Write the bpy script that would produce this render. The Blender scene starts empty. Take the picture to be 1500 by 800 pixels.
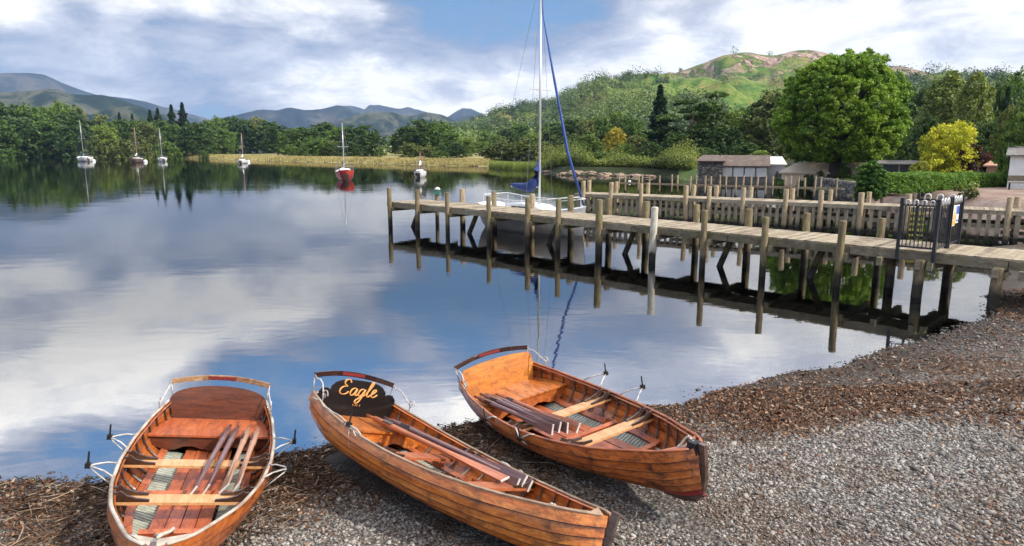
import bpy, math, random
import numpy as np
from mathutils import Matrix, Vector
R=math.radians
sc=bpy.context.scene
# ------------------------------------------------------------ camera
CH=3.6; TH=math.atan(.184); CT,ST=math.cos(TH),math.sin(TH)
cam=bpy.data.cameras.new('camera'); co=bpy.data.objects.new('camera',cam); sc.collection.objects.link(co)
co.location=(0,0,CH); co.rotation_euler=(R(90)-TH,0,0)
cam.sensor_width=36; cam.lens=24; cam.clip_start=.05; cam.clip_end=30000
sc.camera=co
# ------------------------------------------------------------ view
sc.view_settings.view_transform='Standard'; sc.view_settings.look='None'
sc.view_settings.exposure=.42; sc.view_settings.gamma=1
sc.render.engine='CYCLES'
sc.cycles.max_bounces=8; sc.cycles.transparent_max_bounces=12; sc.cycles.volume_bounces=0
sc.cycles.caustics_reflective=False; sc.cycles.caustics_refractive=False
SUN_AZ,SUN_EL=112,38      # clockwise from +Y
# ------------------------------------------------------------ pixel helpers (photo pixels 1500x800)
def pdir(px,py):
    r=(px-750)/1000; v=(py-400)/1000
    return Vector((r,CT-v*ST,-(v*CT+ST)))
def G(px,py,z=0.):
    d=pdir(px,py); k=(z-CH)/d.z
    return (d.x*k,d.y*k)
def AT(px,py,Y):
    d=pdir(px,py); k=Y/d.y
    return Vector((d.x*k,Y,CH+d.z*k))
# ------------------------------------------------------------ world
W=bpy.data.worlds.new("World"); sc.world=W; W.use_nodes=True
NT=W.node_tree; NT.nodes.clear()
class NB:
    def __init__(s,nt): s.nt=nt
    def n(s,t,**k):
        a=s.nt.nodes.new(t)
        for q,w in k.items(): setattr(a,q,w)
        return a
    def l(s,a,b): s.nt.links.new(a,b)
    def m(s,op,a,b=None,c=None,clamp=False):
        n=s.n('ShaderNodeMath',operation=op); n.use_clamp=clamp
        for i,x in enumerate((a,b,c)):
            if x is None: continue
            if hasattr(x,'node'): s.l(x,n.inputs[i])
            else: n.inputs[i].default_value=x
        return n.outputs[0]
    def vm(s,op,a,b=None,sc=None):
        n=s.n('ShaderNodeVectorMath',operation=op)
        for i,x in enumerate((a,b)):
            if x is None: continue
            if hasattr(x,'node'): s.l(x,n.inputs[i])
            else: n.inputs[i].default_value=x
        if sc is not None: n.inputs['Scale'].default_value=sc
        return n.outputs[0]
    def noise(s,vec,scale,detail=4,rough=.55,dist=0.,out=0,dim='3D'):
        n=s.n('ShaderNodeTexNoise'); n.noise_dimensions=dim
        if vec is not None: s.l(vec,n.inputs['Vector'])
        n.inputs['Scale'].default_value=scale; n.inputs['Detail'].default_value=detail
        n.inputs['Roughness'].default_value=rough; n.inputs['Distortion'].default_value=dist
        return n.outputs[out]
    def ramp(s,fac,stops,interp='LINEAR'):
        n=s.n('ShaderNodeValToRGB'); cr=n.color_ramp; cr.interpolation=interp
        while len(cr.elements)<len(stops): cr.elements.new(1)
        for e,(p,c) in zip(cr.elements,stops):
            e.position=p
            if not hasattr(c,'__len__'): c=(c,c,c)
            e.color=(*c[:3],1)
        if fac is not None: s.l(fac,n.inputs[0])
        return n.outputs[0]
    def mr(s,x,a,b,c=0.,d=1.,smooth=False):
        n=s.n('ShaderNodeMapRange'); n.interpolation_type='SMOOTHSTEP' if smooth else 'LINEAR'
        s.l(x,n.inputs[0])
        for i,q in enumerate((a,b,c,d)): n.inputs[i+1].default_value=q
        return n.outputs[0]
    def mix(s,fac,a,b,blend='MIX'):
        n=s.n('ShaderNodeMix',data_type='RGBA',blend_type=blend)
        for i,x in ((0,fac),(6,a),(7,b)):
            if hasattr(x,'node'): s.l(x,n.inputs[i])
            elif i==0: n.inputs[0].default_value=x
            else: n.inputs[i].default_value=(*x[:3],1)
        return n.outputs[2]
def sky():
    b=NB(NT)
    tc=b.n('ShaderNodeTexCoord').outputs['Generated']
    sp=b.n('ShaderNodeSeparateXYZ'); b.l(tc,sp.inputs[0]); x,y,z=sp.outputs
    az=b.m('ARCTAN2',x,b.m('ABSOLUTE',y)); el=b.m('ARCSINE',z)
    # cloud plane coordinates: flatter towards the horizon
    inv=b.m('DIVIDE',1.,b.m('ADD',b.m('ABSOLUTE',z),.30))
    cv=b.n('ShaderNodeCombineXYZ'); b.l(b.m('MULTIPLY',x,inv),cv.inputs[0]); b.l(b.m('MULTIPLY',y,inv),cv.inputs[1]); b.l(b.m('MULTIPLY',z,2.5),cv.inputs[2])
    P=cv.outputs[0]
    wc=b.n('ShaderNodeCombineXYZ'); b.l(az,wc.inputs[0]); b.l(b.m('MULTIPLY',el,2.2),wc.inputs[1])
    w1=b.noise(wc.outputs[0],5,7,.6,.3,out=1)
    ws=b.n('ShaderNodeSeparateXYZ'); b.l(b.vm('SUBTRACT',w1,(.5,.5,.5)),ws.inputs[0])
    azw=b.m('ADD',az,b.m('MULTIPLY',ws.outputs[0],.16)); elw=b.m('ADD',el,b.m('MULTIPLY',ws.outputs[1],.075))
    # rows of cloud brightness by elevation, columns by azimuth
    def A(px,py=217):
        d=pdir(px,py); return math.atan2(d.x,d.y)
    def E(py,px=750):
        d=pdir(px,py); return abs(math.asin(d.z/d.length))
    t=b.mr(azw,A(-60),A(1560))
    a0,a1=A(-60),A(1560)
    rows=[
     (E(200),[(0,.7),(150,.5),(230,.35),(300,.1),(400,.3),(600,.6),(750,.6),(1000,.9),(1500,.9)]),
     (E(165),[(0,.55),(120,.5),(200,.75),(270,.3),(320,.15),(400,.62),(480,.9),(600,.95),(700,.9),(850,.7),(1000,.9),(1500,.9)]),
     (E(138),[(0,.42),(100,.52),(200,.5),(290,.38),(370,.48),(430,.8),(500,.97),(600,.97),(660,.75),(700,.95),(780,.85),(880,.8),(1000,.97),(1500,.95)]),
     (E(110),[(0,.40),(80,.48),(160,.55),(250,.46),(330,.46),(400,.55),(460,.85),(520,.8),(600,.75),(660,.6),(720,.6),(760,.95),(830,.8),(920,.85),(1000,.97),(1150,.9),(1500,.9)]),
     (E(82),[(0,.36),(60,.42),(130,.56),(200,.64),(250,.46),(320,.5),(370,.5),(460,.62),(530,.55),(600,.35),(690,.5),(780,.72),(860,.6),(960,.9),(1020,.72),(1080,.92),(1250,.88),(1400,.88),(1500,.95)]),
     (E(55),[(0,.8),(50,.95),(110,.75),(150,.45),(200,.8),(240,.7),(280,.4),(340,.3),(400,.55),(450,.85),(520,.5),(590,.38),(650,.3),(720,.3),(800,.35),(900,.62),(960,.85),(1050,.8),(1120,.95),(1260,.85),(1400,.95),(1500,.9)]),
     (E(25),[(0,.8),(60,.9),(130,.6),(190,.85),(260,.9),(340,.72),(420,.9),(480,.85),(540,.7),(580,.3),(640,.07),(760,.02),(850,.12),(920,.5),(990,.7),(1090,.8),(1200,.8),(1330,.72),(1400,.92),(1500,.92)]),
     (E(0),[(0,.55),(40,.62),(100,.75),(170,.85),(300,.9),(400,.85),(540,.7),(590,.2),(700,.05),(860,.1),(940,.5),(1100,.75),(1240,.62),(1400,.85),(1500,.9)]),
     (E(455),[(0,.7),(100,.95),(160,.75),(240,.92),(340,.9),(450,.85),(520,.5),(600,.25),(700,.2),(860,.35),(1000,.6),(1200,.85),(1500,.9)]),
     (E(495),[(0,.9),(100,1),(200,.95),(260,.8),(330,.6),(420,.3),(520,.12),(700,.12),(850,.25),(1000,.5),(1200,.75),(1500,.85)]),
     (E(540),[(0,.9),(80,1),(190,.95),(240,.5),(300,.12),(500,.1),(700,.2),(900,.45),(1100,.55),(1500,.6)]),
     (E(590),[(0,.25),(80,.12),(150,.3),(220,.1),(390,.12),(470,.5),(600,.72),(700,.65),(1000,.5),(1500,.5)]),
     (E(680),[(0,.03),(200,.05),(400,.12),(500,.6),(600,.75),(1000,.6),(1500,.4)]),
     (.75,[(0,.3),(300,.8),(600,.6),(900,.9),(1500,.6)]),
     (1.3,[(0,.8),(1500,.8)])]
    val=None; last=None
    for e,st in rows:
        st=[(min(1,max(0,(A(p)-a0)/(a1-a0))),q) for p,q in st]
        c=b.ramp(t,st,'EASE')
        if val is None: val=c
        else:
            f=b.mr(elw,last,e,smooth=False); val=b.mix(f,val,c)
        last=e
    fb=b.noise(P,1.7,9,.62,.25)
    fb2=b.noise(P,6.5,6,.6,.1)
    fb3=b.noise(P,3.4,8,.66,.5)
    n=b.m('ADD',b.m('MULTIPLY',b.m('SUBTRACT',fb,.5),.75),b.m('MULTIPLY',b.m('SUBTRACT',fb2,.5),.4))
    n=b.m('ADD',n,b.m('MULTIPLY',b.m('SUBTRACT',fb3,.5),1.0))
    n=b.m('ADD',n,b.m('MULTIPLY',b.mr(el,.02,.22),.03))
    v=b.m('ADD',val,n,clamp=True)
    col=b.ramp(v,[(0,(.05,.20,.50)),(.16,(.12,.25,.47)),(.32,(.25,.31,.45)),(.50,(.40,.43,.53)),(.66,(.56,.58,.66)),(.80,(.80,.80,.82)),(.92,(1.0,.97,.93))])
    col=b.vm('SCALE',col,sc=9.6)
    st=b.n('ShaderNodeTexSky'); st.sky_type='NISHITA'; st.sun_disc=False
    st.sun_elevation=R(SUN_EL); st.sun_rotation=R(SUN_AZ)
    f=b.mr(v,.0,.3,.45,0.)
    col=b.mix(f,col,st.outputs[0])
    up=b.n('ShaderNodeVectorMath',operation='SCALE'); b.l(col,up.inputs[0]); b.l(b.mr(el,.21,.32,1.,1.85),up.inputs['Scale']); col=up.outputs[0]
    bg=b.n('ShaderNodeBackground'); b.l(col,bg.inputs[0]); bg.inputs[1].default_value=.1
    o=b.n('ShaderNodeOutputWorld'); b.l(bg.outputs[0],o.inputs[0])
sky()
sun=bpy.data.lights.new('sun','SUN'); so=bpy.data.objects.new('sun',sun); sc.collection.objects.link(so)
sun.energy=4.0; sun.angle=R(3.5); sun.color=(1,.93,.82)
sd=Vector((math.sin(R(SUN_AZ))*math.cos(R(SUN_EL)),math.cos(R(SUN_AZ))*math.cos(R(SUN_EL)),math.sin(R(SUN_EL))))
so.rotation_euler=sd.to_track_quat('Z','Y').to_euler(); so.location=(0,0,50)
# ------------------------------------------------------------ helpers
COL=sc.collection
def link(o): COL.objects.link(o); return o
def tag(o,label=None,cat=None,group=None,kind=None):
    if label: o['label']=label
    if cat: o['category']=cat
    if group: o['group']=group
    if kind: o['kind']=kind
    return o
def thing(name,label,cat,loc=(0,0,0),rz=0,group=None):
    o=link(bpy.data.objects.new(name,None)); o.location=loc; o.rotation_euler=(0,0,rz); o.empty_display_size=.2
    return tag(o,label,cat,group)
def copy_tree(o,parent=None):
    c=o.copy(); COL.objects.link(c)
    if parent: c.parent=parent
    for ch in o.children: copy_tree(ch,c)
    return c
class MB:
    def __init__(s,org=(0,0,0)): s.v=[];s.f=[];s.org=Vector(org)
    def add(s,vs,fs):
        k=len(s.v); s.v+=[tuple(Vector(q)-s.org) for q in vs]; s.f+=[tuple(i+k for i in f) for f in fs]; return s
    def box(s,c,d,M=None,taper=1.):
        x,y,z=[q/2 for q in d]; vs=[]
        for k in (-1,1):
            t=taper if k>0 else 1
            for a,b_ in ((-1,-1),(1,-1),(1,1),(-1,1)):
                p=Vector((a*x*t,b_*y*t,k*z))
                if M is not None: p=M@p
                vs.append(p+Vector(c))
        return s.add(vs,[(3,2,1,0),(4,5,6,7),(0,1,5,4),(1,2,6,5),(2,3,7,6),(3,0,4,7)])
    def bar(s,a,b,w,h,up=(0,0,1)):
        a=Vector(a);b=Vector(b);d=(b-a).normalized(); sd_=d.cross(Vector(up))
        if sd_.length<1e-4: sd_=Vector((1,0,0))
        sd_.normalize(); u=sd_.cross(d)
        vs=[p+sd_*(i*w/2)+u*(j*h/2) for p in (a,b) for i,j in ((-1,-1),(1,-1),(1,1),(-1,1))]
        return s.add(vs,[(0,1,2,3),(7,6,5,4),(0,4,5,1),(1,5,6,2),(2,6,7,3),(3,7,4,0)])
    def tube(s,pts,r,n=6,sy=1.,closed=False,up=(0,0,1)):
        pts=[Vector(p) for p in pts]; N=len(pts)
        rr=r if hasattr(r,'__len__') else [r]*N; vs=[]
        for i,p in enumerate(pts):
            a=pts[(i-1)%N] if (i or closed) else p; b=pts[(i+1)%N] if (i<N-1 or closed) else p
            d=(b-a).normalized(); u=Vector(up)
            if abs(d.dot(u))>.95: u=Vector((1,0,0)) if abs(d.x)<.9 else Vector((0,1,0))
            q=d.cross(u).normalized(); w=q.cross(d)
            for k in range(n):
                t=2*math.pi*k/n; vs.append(p+q*math.cos(t)*rr[i]+w*math.sin(t)*rr[i]*sy)
        fs=[(i*n+k,i*n+(k+1)%n,((i+1)%N)*n+(k+1)%n,((i+1)%N)*n+k) for i in range(N if closed else N-1) for k in range(n)]
        if not closed: fs+=[tuple(range(n))[::-1],tuple((N-1)*n+k for k in range(n))]
        return s.add(vs,fs)
    def prism(s,poly,t,M):
        n=len(poly); vs=[M@Vector((x,y,z)) for z in (-t/2,t/2) for x,y in poly]
        return s.add(vs,[tuple(range(n))[::-1],tuple(range(n,2*n))]+[(i,(i+1)%n,n+(i+1)%n,n+i) for i in range(n)])
    def build(s,name,m,parent=None,smooth=False,label=None):
        me=bpy.data.meshes.new(name); me.from_pydata(s.v,[],s.f); me.materials.append(m)
        if smooth: me.shade_smooth()
        o=link(bpy.data.objects.new(name,me))
        if parent: o.parent=parent
        if label: o['label']=label
        return o
def npmesh(name,V,F,m,parent=None,smooth=False,attr=None):
    me=bpy.data.meshes.new(name); V=np.asarray(V,np.float32); F=np.asarray(F,np.int32)
    k=F.shape[1]
    me.vertices.add(len(V)); me.vertices.foreach_set('co',V.ravel())
    me.loops.add(F.size); me.loops.foreach_set('vertex_index',F.ravel())
    me.polygons.add(len(F)); me.polygons.foreach_set('loop_start',np.arange(0,F.size,k,dtype=np.int32))
    try: me.polygons.foreach_set('loop_total',np.full(len(F),k,np.int32))
    except Exception: pass
    if smooth: me.polygons.foreach_set('use_smooth',np.ones(len(F),bool))
    if attr is not None:
        a=me.attributes.new('rnd','FLOAT','POINT'); a.data.foreach_set('value',np.asarray(attr,np.float32))
    me.update(calc_edges=True)
    ms=m if isinstance(m,(list,tuple)) else [m]
    for q in ms: me.materials.append(q)
    o=link(bpy.data.objects.new(name,me))
    if parent: o.parent=parent
    return o
def vnoise(x,y,seed=0):
    xi=np.floor(x).astype(np.int64); yi=np.floor(y).astype(np.int64); fx=x-xi; fy=y-yi
    fx=fx*fx*(3-2*fx); fy=fy*fy*(3-2*fy)
    def h(a,b):
        n=(a*374761393+b*668265263+seed*974634777)&0xffffffff
        n=((n^(n>>13))*1274126177)&0xffffffff; n=n^(n>>16)
        return (n&0xffff)/65535.
    return (h(xi,yi)*(1-fx)+h(xi+1,yi)*fx)*(1-fy)+(h(xi,yi+1)*(1-fx)+h(xi+1,yi+1)*fx)*fy
def fbm(x,y,oct=5,seed=0,rough=.5):
    s=0;a=1;t=0
    for i in range(oct):
        s=s+a*vnoise(x*2**i+i*17.3,y*2**i-i*9.1,seed+i); t+=a; a*=rough
    return s/t-.5
def sstep(a,b,x):
    t=np.clip((x-a)/(b-a),0,1); return t*t*(3-2*t)
# ------------------------------------------------------------ materials
def mat(name,base=None,rough=.6,metal=0.,coat=0.,fn=None,spec=.5):
    m=bpy.data.materials.new(name); m.use_nodes=True; nt=m.node_tree; b=NB(nt)
    p=nt.nodes['Principled BSDF']; p.inputs['Roughness'].default_value=rough; p.inputs['Metallic'].default_value=metal
    p.inputs['Coat Weight'].default_value=coat; p.inputs['Coat Roughness'].default_value=.12
    p.inputs['Specular IOR Level'].default_value=spec
    if base: p.inputs['Base Color'].default_value=(*base,1)
    if fn: fn(b,p)
    return m
def objco(b,scale=(1,1,1)):
    tc=b.n('ShaderNodeTexCoord').outputs['Object']
    mp=b.n('ShaderNodeMapping'); b.l(tc,mp.inputs[0]); mp.inputs['Scale'].default_value=scale
    return mp.outputs[0]
def wpos(b): return b.n('ShaderNodeNewGeometry').outputs['Position']
def bump(b,p,h,strength=.3,dist=.01):
    n=b.n('ShaderNodeBump'); n.inputs['Strength'].default_value=strength; n.inputs['Distance'].default_value=dist
    b.l(h,n.inputs['Height']); b.l(n.outputs[0],p.inputs['Normal'])
def worn(name,c1,c2,rough=.5,scale=8,metal=0.,coat=0.,bmp=.1):
    def fn(b,p):
        f=b.noise(objco(b),scale,5,.6)
        b.l(b.ramp(f,[(.35,c1),(.65,c2)]),p.inputs['Base Color'])
        bump(b,p,f,bmp,.01)
    return mat(name,None,rough,metal,coat,fn)
def varnish(name,dk,md,lt,ax=(1.,13,13),rough=.38,coat=.45,stain=.5):
    def fn(b,p):
        oc=objco(b,ax); isl=b.n('ShaderNodeNewGeometry').outputs['Random Per Island']
        off=b.n('ShaderNodeCombineXYZ'); b.l(b.m('MULTIPLY',isl,37.),off.inputs[0]); b.l(b.m('MULTIPLY',isl,11.),off.inputs[1])
        v=b.vm('ADD',oc,off.outputs[0])
        g=b.noise(v,1.4,7,.62,.6); g2=b.noise(v,7,4,.6,.2)
        f=b.m('ADD',b.m('MULTIPLY',g,.72),b.m('MULTIPLY',g2,.28))
        f=b.m('ADD',f,b.m('MULTIPLY',b.m('SUBTRACT',isl,.5),.16))
        c=b.ramp(f,[(.28,dk),(.48,md),(.68,lt)])
        st=b.noise(objco(b,(2.2,5,5)),1.6,6,.7,.4)
        c=b.mix(b.mr(st,.50,.66,0,stain),c,tuple(q*.28 for q in dk))
        sc_=b.noise(b.vm('MULTIPLY',v,(2.,3.,3.)),4.,5,.75,.2); c=b.mix(b.mr(sc_,.60,.70,0,.45),c,tuple(min(.7,q*1.15+.06) for q in lt))
        c=b.mix(b.mr(sc_,.40,.33,0,.5),c,tuple(q*.3 for q in dk))
        kn=b.n('ShaderNodeTexVoronoi'); kn.feature='F1'; kn.inputs['Scale'].default_value=1.6; b.l(objco(b,tuple(max(1.,a*.3) for a in ax)),kn.inputs['Vector'])
        c=b.mix(b.mr(kn.outputs['Distance'],.04,.10,.7,0),c,tuple(q*.3 for q in dk))
        b.l(c,p.inputs['Base Color'])
        b.l(b.mr(st,.4,.7,rough*.8,min(1,rough*1.5)),p.inputs['Roughness'])
        bump(b,p,g2,.18,.004)
    return mat(name,None,rough,0,coat,fn)
def timber(name,c1,c2,c3,ax=(3,3,3),wet=None,moss=0.):
    def fn(b,p):
        isl=b.n('ShaderNodeNewGeometry').outputs['Random Per Island']
        g=b.noise(objco(b,ax),2.5,6,.65,.3)
        f=b.m('ADD',g,b.m('MULTIPLY',b.m('SUBTRACT',isl,.5),.3))
        c=b.ramp(f,[(.25,c1),(.5,c2),(.75,c3)])
        if moss:
            mo=b.noise(objco(b),3.3,4,.6); c=b.mix(b.mr(mo,.5,.65,0,moss),c,(.16,.17,.05))
        if wet is not None:
            sp=b.n('ShaderNodeSeparateXYZ'); b.l(wpos(b),sp.inputs[0])
            zz=b.m('ADD',sp.outputs[2],b.m('MULTIPLY',b.m('SUBTRACT',b.noise(wpos(b),5,3,.6),.5),.35))
            k=b.mr(zz,wet-.12,wet+.1,1,0)
            c=b.mix(k,c,(.022,.018,.012)); b.l(b.mr(k,0,1,.85,.5),p.inputs['Roughness'])
        b.l(c,p.inputs['Base Color']); bump(b,p,g,.5,.01)
    return mat(name,None,.85,0,0,fn,spec=.25)
def foliage(name,c1,c2,scale=.6,trans=.25,hue=.25,wr=.35):
    m=bpy.data.materials.new(name); m.use_nodes=True; nt=m.node_tree; nt.nodes.clear(); b=NB(nt)
    rnd=b.n('ShaderNodeObjectInfo').outputs['Random']
    isl=b.n('ShaderNodeAttribute',attribute_name='rnd').outputs['Fac']
    f=b.noise(objco(b),scale,3,.6)
    f=b.m('ADD',b.m('ADD',f,b.m('MULTIPLY',b.m('SUBTRACT',isl,.5),wr)),b.m('MULTIPLY',b.m('SUBTRACT',rnd,.5),hue))
    c=b.ramp(f,[(.3,c1),(.7,c2)])
    d=b.n('ShaderNodeBsdfPrincipled'); d.inputs['Roughness'].default_value=.55; d.inputs['Specular IOR Level'].default_value=.35; b.l(c,d.inputs['Base Color'])
    t=b.n('ShaderNodeBsdfTranslucent'); b.l(b.mix(1.,c,(1.25,1.35,.6),'MULTIPLY'),t.inputs[0])
    x=b.n('ShaderNodeMixShader'); x.inputs[0].default_value=trans; b.l(d.outputs[0],x.inputs[1]); b.l(t.outputs[0],x.inputs[2])
    o=b.n('ShaderNodeOutputMaterial'); b.l(x.outputs[0],o.inputs[0]); return m
# ------------------------------------------------------------ ground sheet
SH=[(-420,300),(-420,6),(-26,8.6)]+[G(*p) for p in [(-250,722),(0,710),(80,706),(165,700),(300,690),(400,672),(480,655),(580,643),(680,622),(800,612),(970,590),(1060,574),(1150,555),(1230,537),(1300,515),(1400,485),(1440,466),(1456,440),(1462,420),(1478,402),(1478,388),(1450,372),(1436,363),(1500,357)]]+[(20.5,25.0),(21.5,27)]+[G(*p) for p in [(1440,330),(1300,300),(1225,284),(1140,272),(1128,266.5),(1015,266.5),(1000,262),(960,258.5),(910,257.5),(860,257),(818,257),(800,253),(788,247.5),(712,244),(650,243),(560,240),(420,236.5),(300,232.5),(200,229.5),(0,227)]]
SHa=np.array(SH)
def sdist(x,y):
    """signed distance to the lake outline, positive on land"""
    best=np.full(x.shape,1e18); inside=np.zeros(x.shape,bool); n=len(SHa)
    for i in range(n):
        ax,ay=SHa[i]; bx,by=SHa[(i+1)%n]; dx,dy=bx-ax,by-ay
        t=np.clip(((x-ax)*dx+(y-ay)*dy)/(dx*dx+dy*dy+1e-9),0,1)
        best=np.minimum(best,(x-ax-t*dx)**2+(y-ay-t*dy)**2)
        c=((ay>y)!=(by>y)); xi=ax+(y-ay)*dx/(dy if abs(dy)>1e-9 else 1e-9)
        inside^=c&(x<xi)
    d=np.sqrt(best); return np.where(inside,-d,d)
def gz(x,y):
    x=np.asarray(x,float); y=np.asarray(y,float)
    s=sdist(x,y)
    near=1-sstep(24,31,y)
    s=s+near*(fbm(x*1.1,y*1.1,3,5)*.35)
    park=sstep(23,29,y+.25*(x-18)); far=sstep(105,125,y)
    beach=np.where(s<3,.062*s,.186+.05*(s-3)); beach=np.minimum(beach,1.3)
    pk=np.minimum(.55*s,1.0)+.004*np.maximum(s-2,0)
    fr=np.minimum(.2*s,.6)+.006*np.maximum(s,0)
    land=beach*(1-park)+pk*park; land=land*(1-far)+fr*far
    land=land+fbm(x*.9,y*.9,4,8)*.05*near+fbm(x*.05,y*.05,3,9)*np.minimum(np.maximum(s,0),20)*.02*(1-near)
    bed=-np.minimum(.11*(-s)+.006*s*s,3.2)
    bed=bed+fbm(x*.9,y*.9,4,8)*.05*near
    return np.where(s>0,land,bed)
BSC=[.95,.93,.95]
BOATS=[(-3.72,8.071,-.01,-1.2777,.0767,-.1512),(-2.037,7.615,.212,-.8082,.0041,-.3548),(-.1687,9.051,.039,-1.0676,.1050,.1149)]
_gz0=gz
def gz(x,y):
    z=_gz0(x,y); x=np.asarray(x,float); y=np.asarray(y,float)
    for (bx,by,bz,yaw,pit,rol) in BOATS:
        c,s_=math.cos(yaw),math.sin(yaw); X=((x-bx)*c+(y-by)*s_)/4.169; Y=-(x-bx)*s_+(y-by)*c
        b_=np.interp(X,[-.02,0,.15,.3,.45,.6,.75,.88,.96,1,1.03],[0,.57,.69,.74,.74,.67,.53,.33,.18,.05,0])
        r=np.clip(np.abs(Y)/np.maximum(b_+.02,1e-3),0,1)
        hz=bz+X*4.169*math.sin(pit)+.40*r**3.2+Y*math.sin(rol)-.035
        z=np.where((X>-.02)&(X<1.03)&(np.abs(Y)<b_+.02)&(z>hz),hz,z)
    return z
def gz1(x,y): return float(gz(np.array([x]),np.array([y]))[0])
def m_beach(b,p):
    w=wpos(b); sp=b.n('ShaderNodeSeparateXYZ'); b.l(w,sp.inputs[0])
    vo=b.n('ShaderNodeTexVoronoi'); vo.inputs['Scale'].default_value=30; b.l(w,vo.inputs['Vector'])
    peb=b.ramp(b.n('ShaderNodeSeparateColor').outputs[0],[(0,0),(1,1)])
    se=b.n('ShaderNodeSeparateColor'); b.l(vo.outputs['Color'],se.inputs[0])
    peb=b.ramp(se.outputs[0],[(0,(.06,.055,.05)),(.4,(.15,.14,.125)),(.8,(.27,.25,.22)),(1,(.42,.4,.36))])
    n1=b.noise(w,.9,6,.65,.4)
    c=b.mix(b.mr(n1,.42,.6),peb,(.11,.06,.035))
    c=b.mix(b.mr(vo.outputs['Distance'],.25,.7,0,.7),c,(.02,.017,.014))
    wet=b.mr(sp.outputs[2],.02,.10,1,0)
    c=b.mix(b.m('MULTIPLY',wet,.75),c,(.035,.026,.018))
    # under water: pale silt close in, light lost to depth painted in as dark blue farther out
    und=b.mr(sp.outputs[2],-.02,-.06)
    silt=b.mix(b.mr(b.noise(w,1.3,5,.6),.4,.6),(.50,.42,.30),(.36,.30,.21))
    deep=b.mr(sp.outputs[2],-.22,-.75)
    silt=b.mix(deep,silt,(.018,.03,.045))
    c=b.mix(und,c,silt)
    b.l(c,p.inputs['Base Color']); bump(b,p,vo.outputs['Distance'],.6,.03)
M_BEACH=mat('gravel_beach',None,.8,0,0,m_beach,spec=.3)
def m_grass(b,p):
    w=wpos(b); n=b.noise(w,.35,6,.7); n2=b.noise(w,9,3,.6)
    f=b.m('ADD',b.m('MULTIPLY',n,.6),b.m('MULTIPLY',n2,.4))
    b.l(b.ramp(f,[(.35,(.03,.055,.014)),(.6,(.09,.13,.03))]),p.inputs['Base Color']); bump(b,p,n2,.6,.05)
M_GRASS=mat('park_grass',None,.9,0,0,m_grass,spec=.2)
def m_gold(b,p):
    w=wpos(b); mp=b.n('ShaderNodeMapping'); b.l(w,mp.inputs[0]); mp.inputs['Scale'].default_value=(.5,1.2,1)
    n=b.noise(mp.outputs[0],.12,6,.7); n2=b.noise(w,1.8,4,.7)
    f=b.m('ADD',b.m('MULTIPLY',n,.6),b.m('MULTIPLY',n2,.4))
    b.l(b.ramp(f,[(.32,(.12,.15,.04)),(.5,(.29,.26,.10)),(.68,(.42,.36,.19))]),p.inputs['Base Color']); bump(b,p,n2,.7,.2)
M_GOLD=mat('dry_meadow_grass',None,.9,0,0,m_gold,spec=.2)
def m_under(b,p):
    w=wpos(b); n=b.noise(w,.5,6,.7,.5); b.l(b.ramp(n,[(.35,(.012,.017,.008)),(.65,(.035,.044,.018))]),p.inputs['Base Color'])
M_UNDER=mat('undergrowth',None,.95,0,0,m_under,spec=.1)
def m_redgrav(b,p):
    w=wpos(b); n=b.noise(w,.5,6,.7,.5); n2=b.noise(w,14,3,.7)
    f=b.m('ADD',b.m('MULTIPLY',n,.55),b.m('MULTIPLY',n2,.45))
    b.l(b.ramp(f,[(.33,(.13,.075,.05)),(.5,(.25,.17,.13)),(.66,(.37,.33,.29))]),p.inputs['Base Color']); bump(b,p,n2,.6,.03)
M_RED=mat('leafy_gravel',None,.9,0,0,m_redgrav,spec=.2)
def ground():
    az=np.radians(np.concatenate([np.linspace(-180,-50,40)[:-1],np.linspace(-50,50,520),np.linspace(50,180,40)[1:]]))
    rr=np.concatenate([[.3],np.geomspace(1.0,60,300),np.geomspace(60,9000,150)[1:]])
    A,Q=np.meshgrid(az,rr,indexing='ij'); X=Q*np.sin(A); Y=Q*np.cos(A)
    Z=gz(X.ravel(),Y.ravel()).reshape(X.shape)
    n,m=X.shape; V=np.stack([X,Y,Z],-1).reshape(-1,3)
    i,j=np.meshgrid(np.arange(n-1),np.arange(m-1),indexing='ij'); a=(i*m+j).ravel()
    F=np.stack([a,a+m,a+m+1,a+1],-1)[:,::-1]
    o=npmesh('ground',V,F,[M_BEACH,M_GRASS,M_GOLD,M_RED,M_UNDER],smooth=True)
    C=V[F].mean(1); x,y,z=C.T
    idx=np.zeros(len(F),np.int32)
    nn=fbm(x*.25,y*.25,3,3)
    idx[(y+x*.12+nn*3>29)&(z>-.05)]=3
    idx[(y+nn*6>47)&(z>.05)]=1
    idx[(y>112)&(z>-.02)]=2
    u=x/np.maximum(y,1)
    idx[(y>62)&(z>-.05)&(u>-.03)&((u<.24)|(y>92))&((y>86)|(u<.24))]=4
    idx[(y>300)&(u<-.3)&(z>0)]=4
    o.data.polygons.foreach_set('material_index',idx)
    tag(o,'pebble beach, lake bed, park and far meadow ground','ground',kind='structure')
ground()
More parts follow.
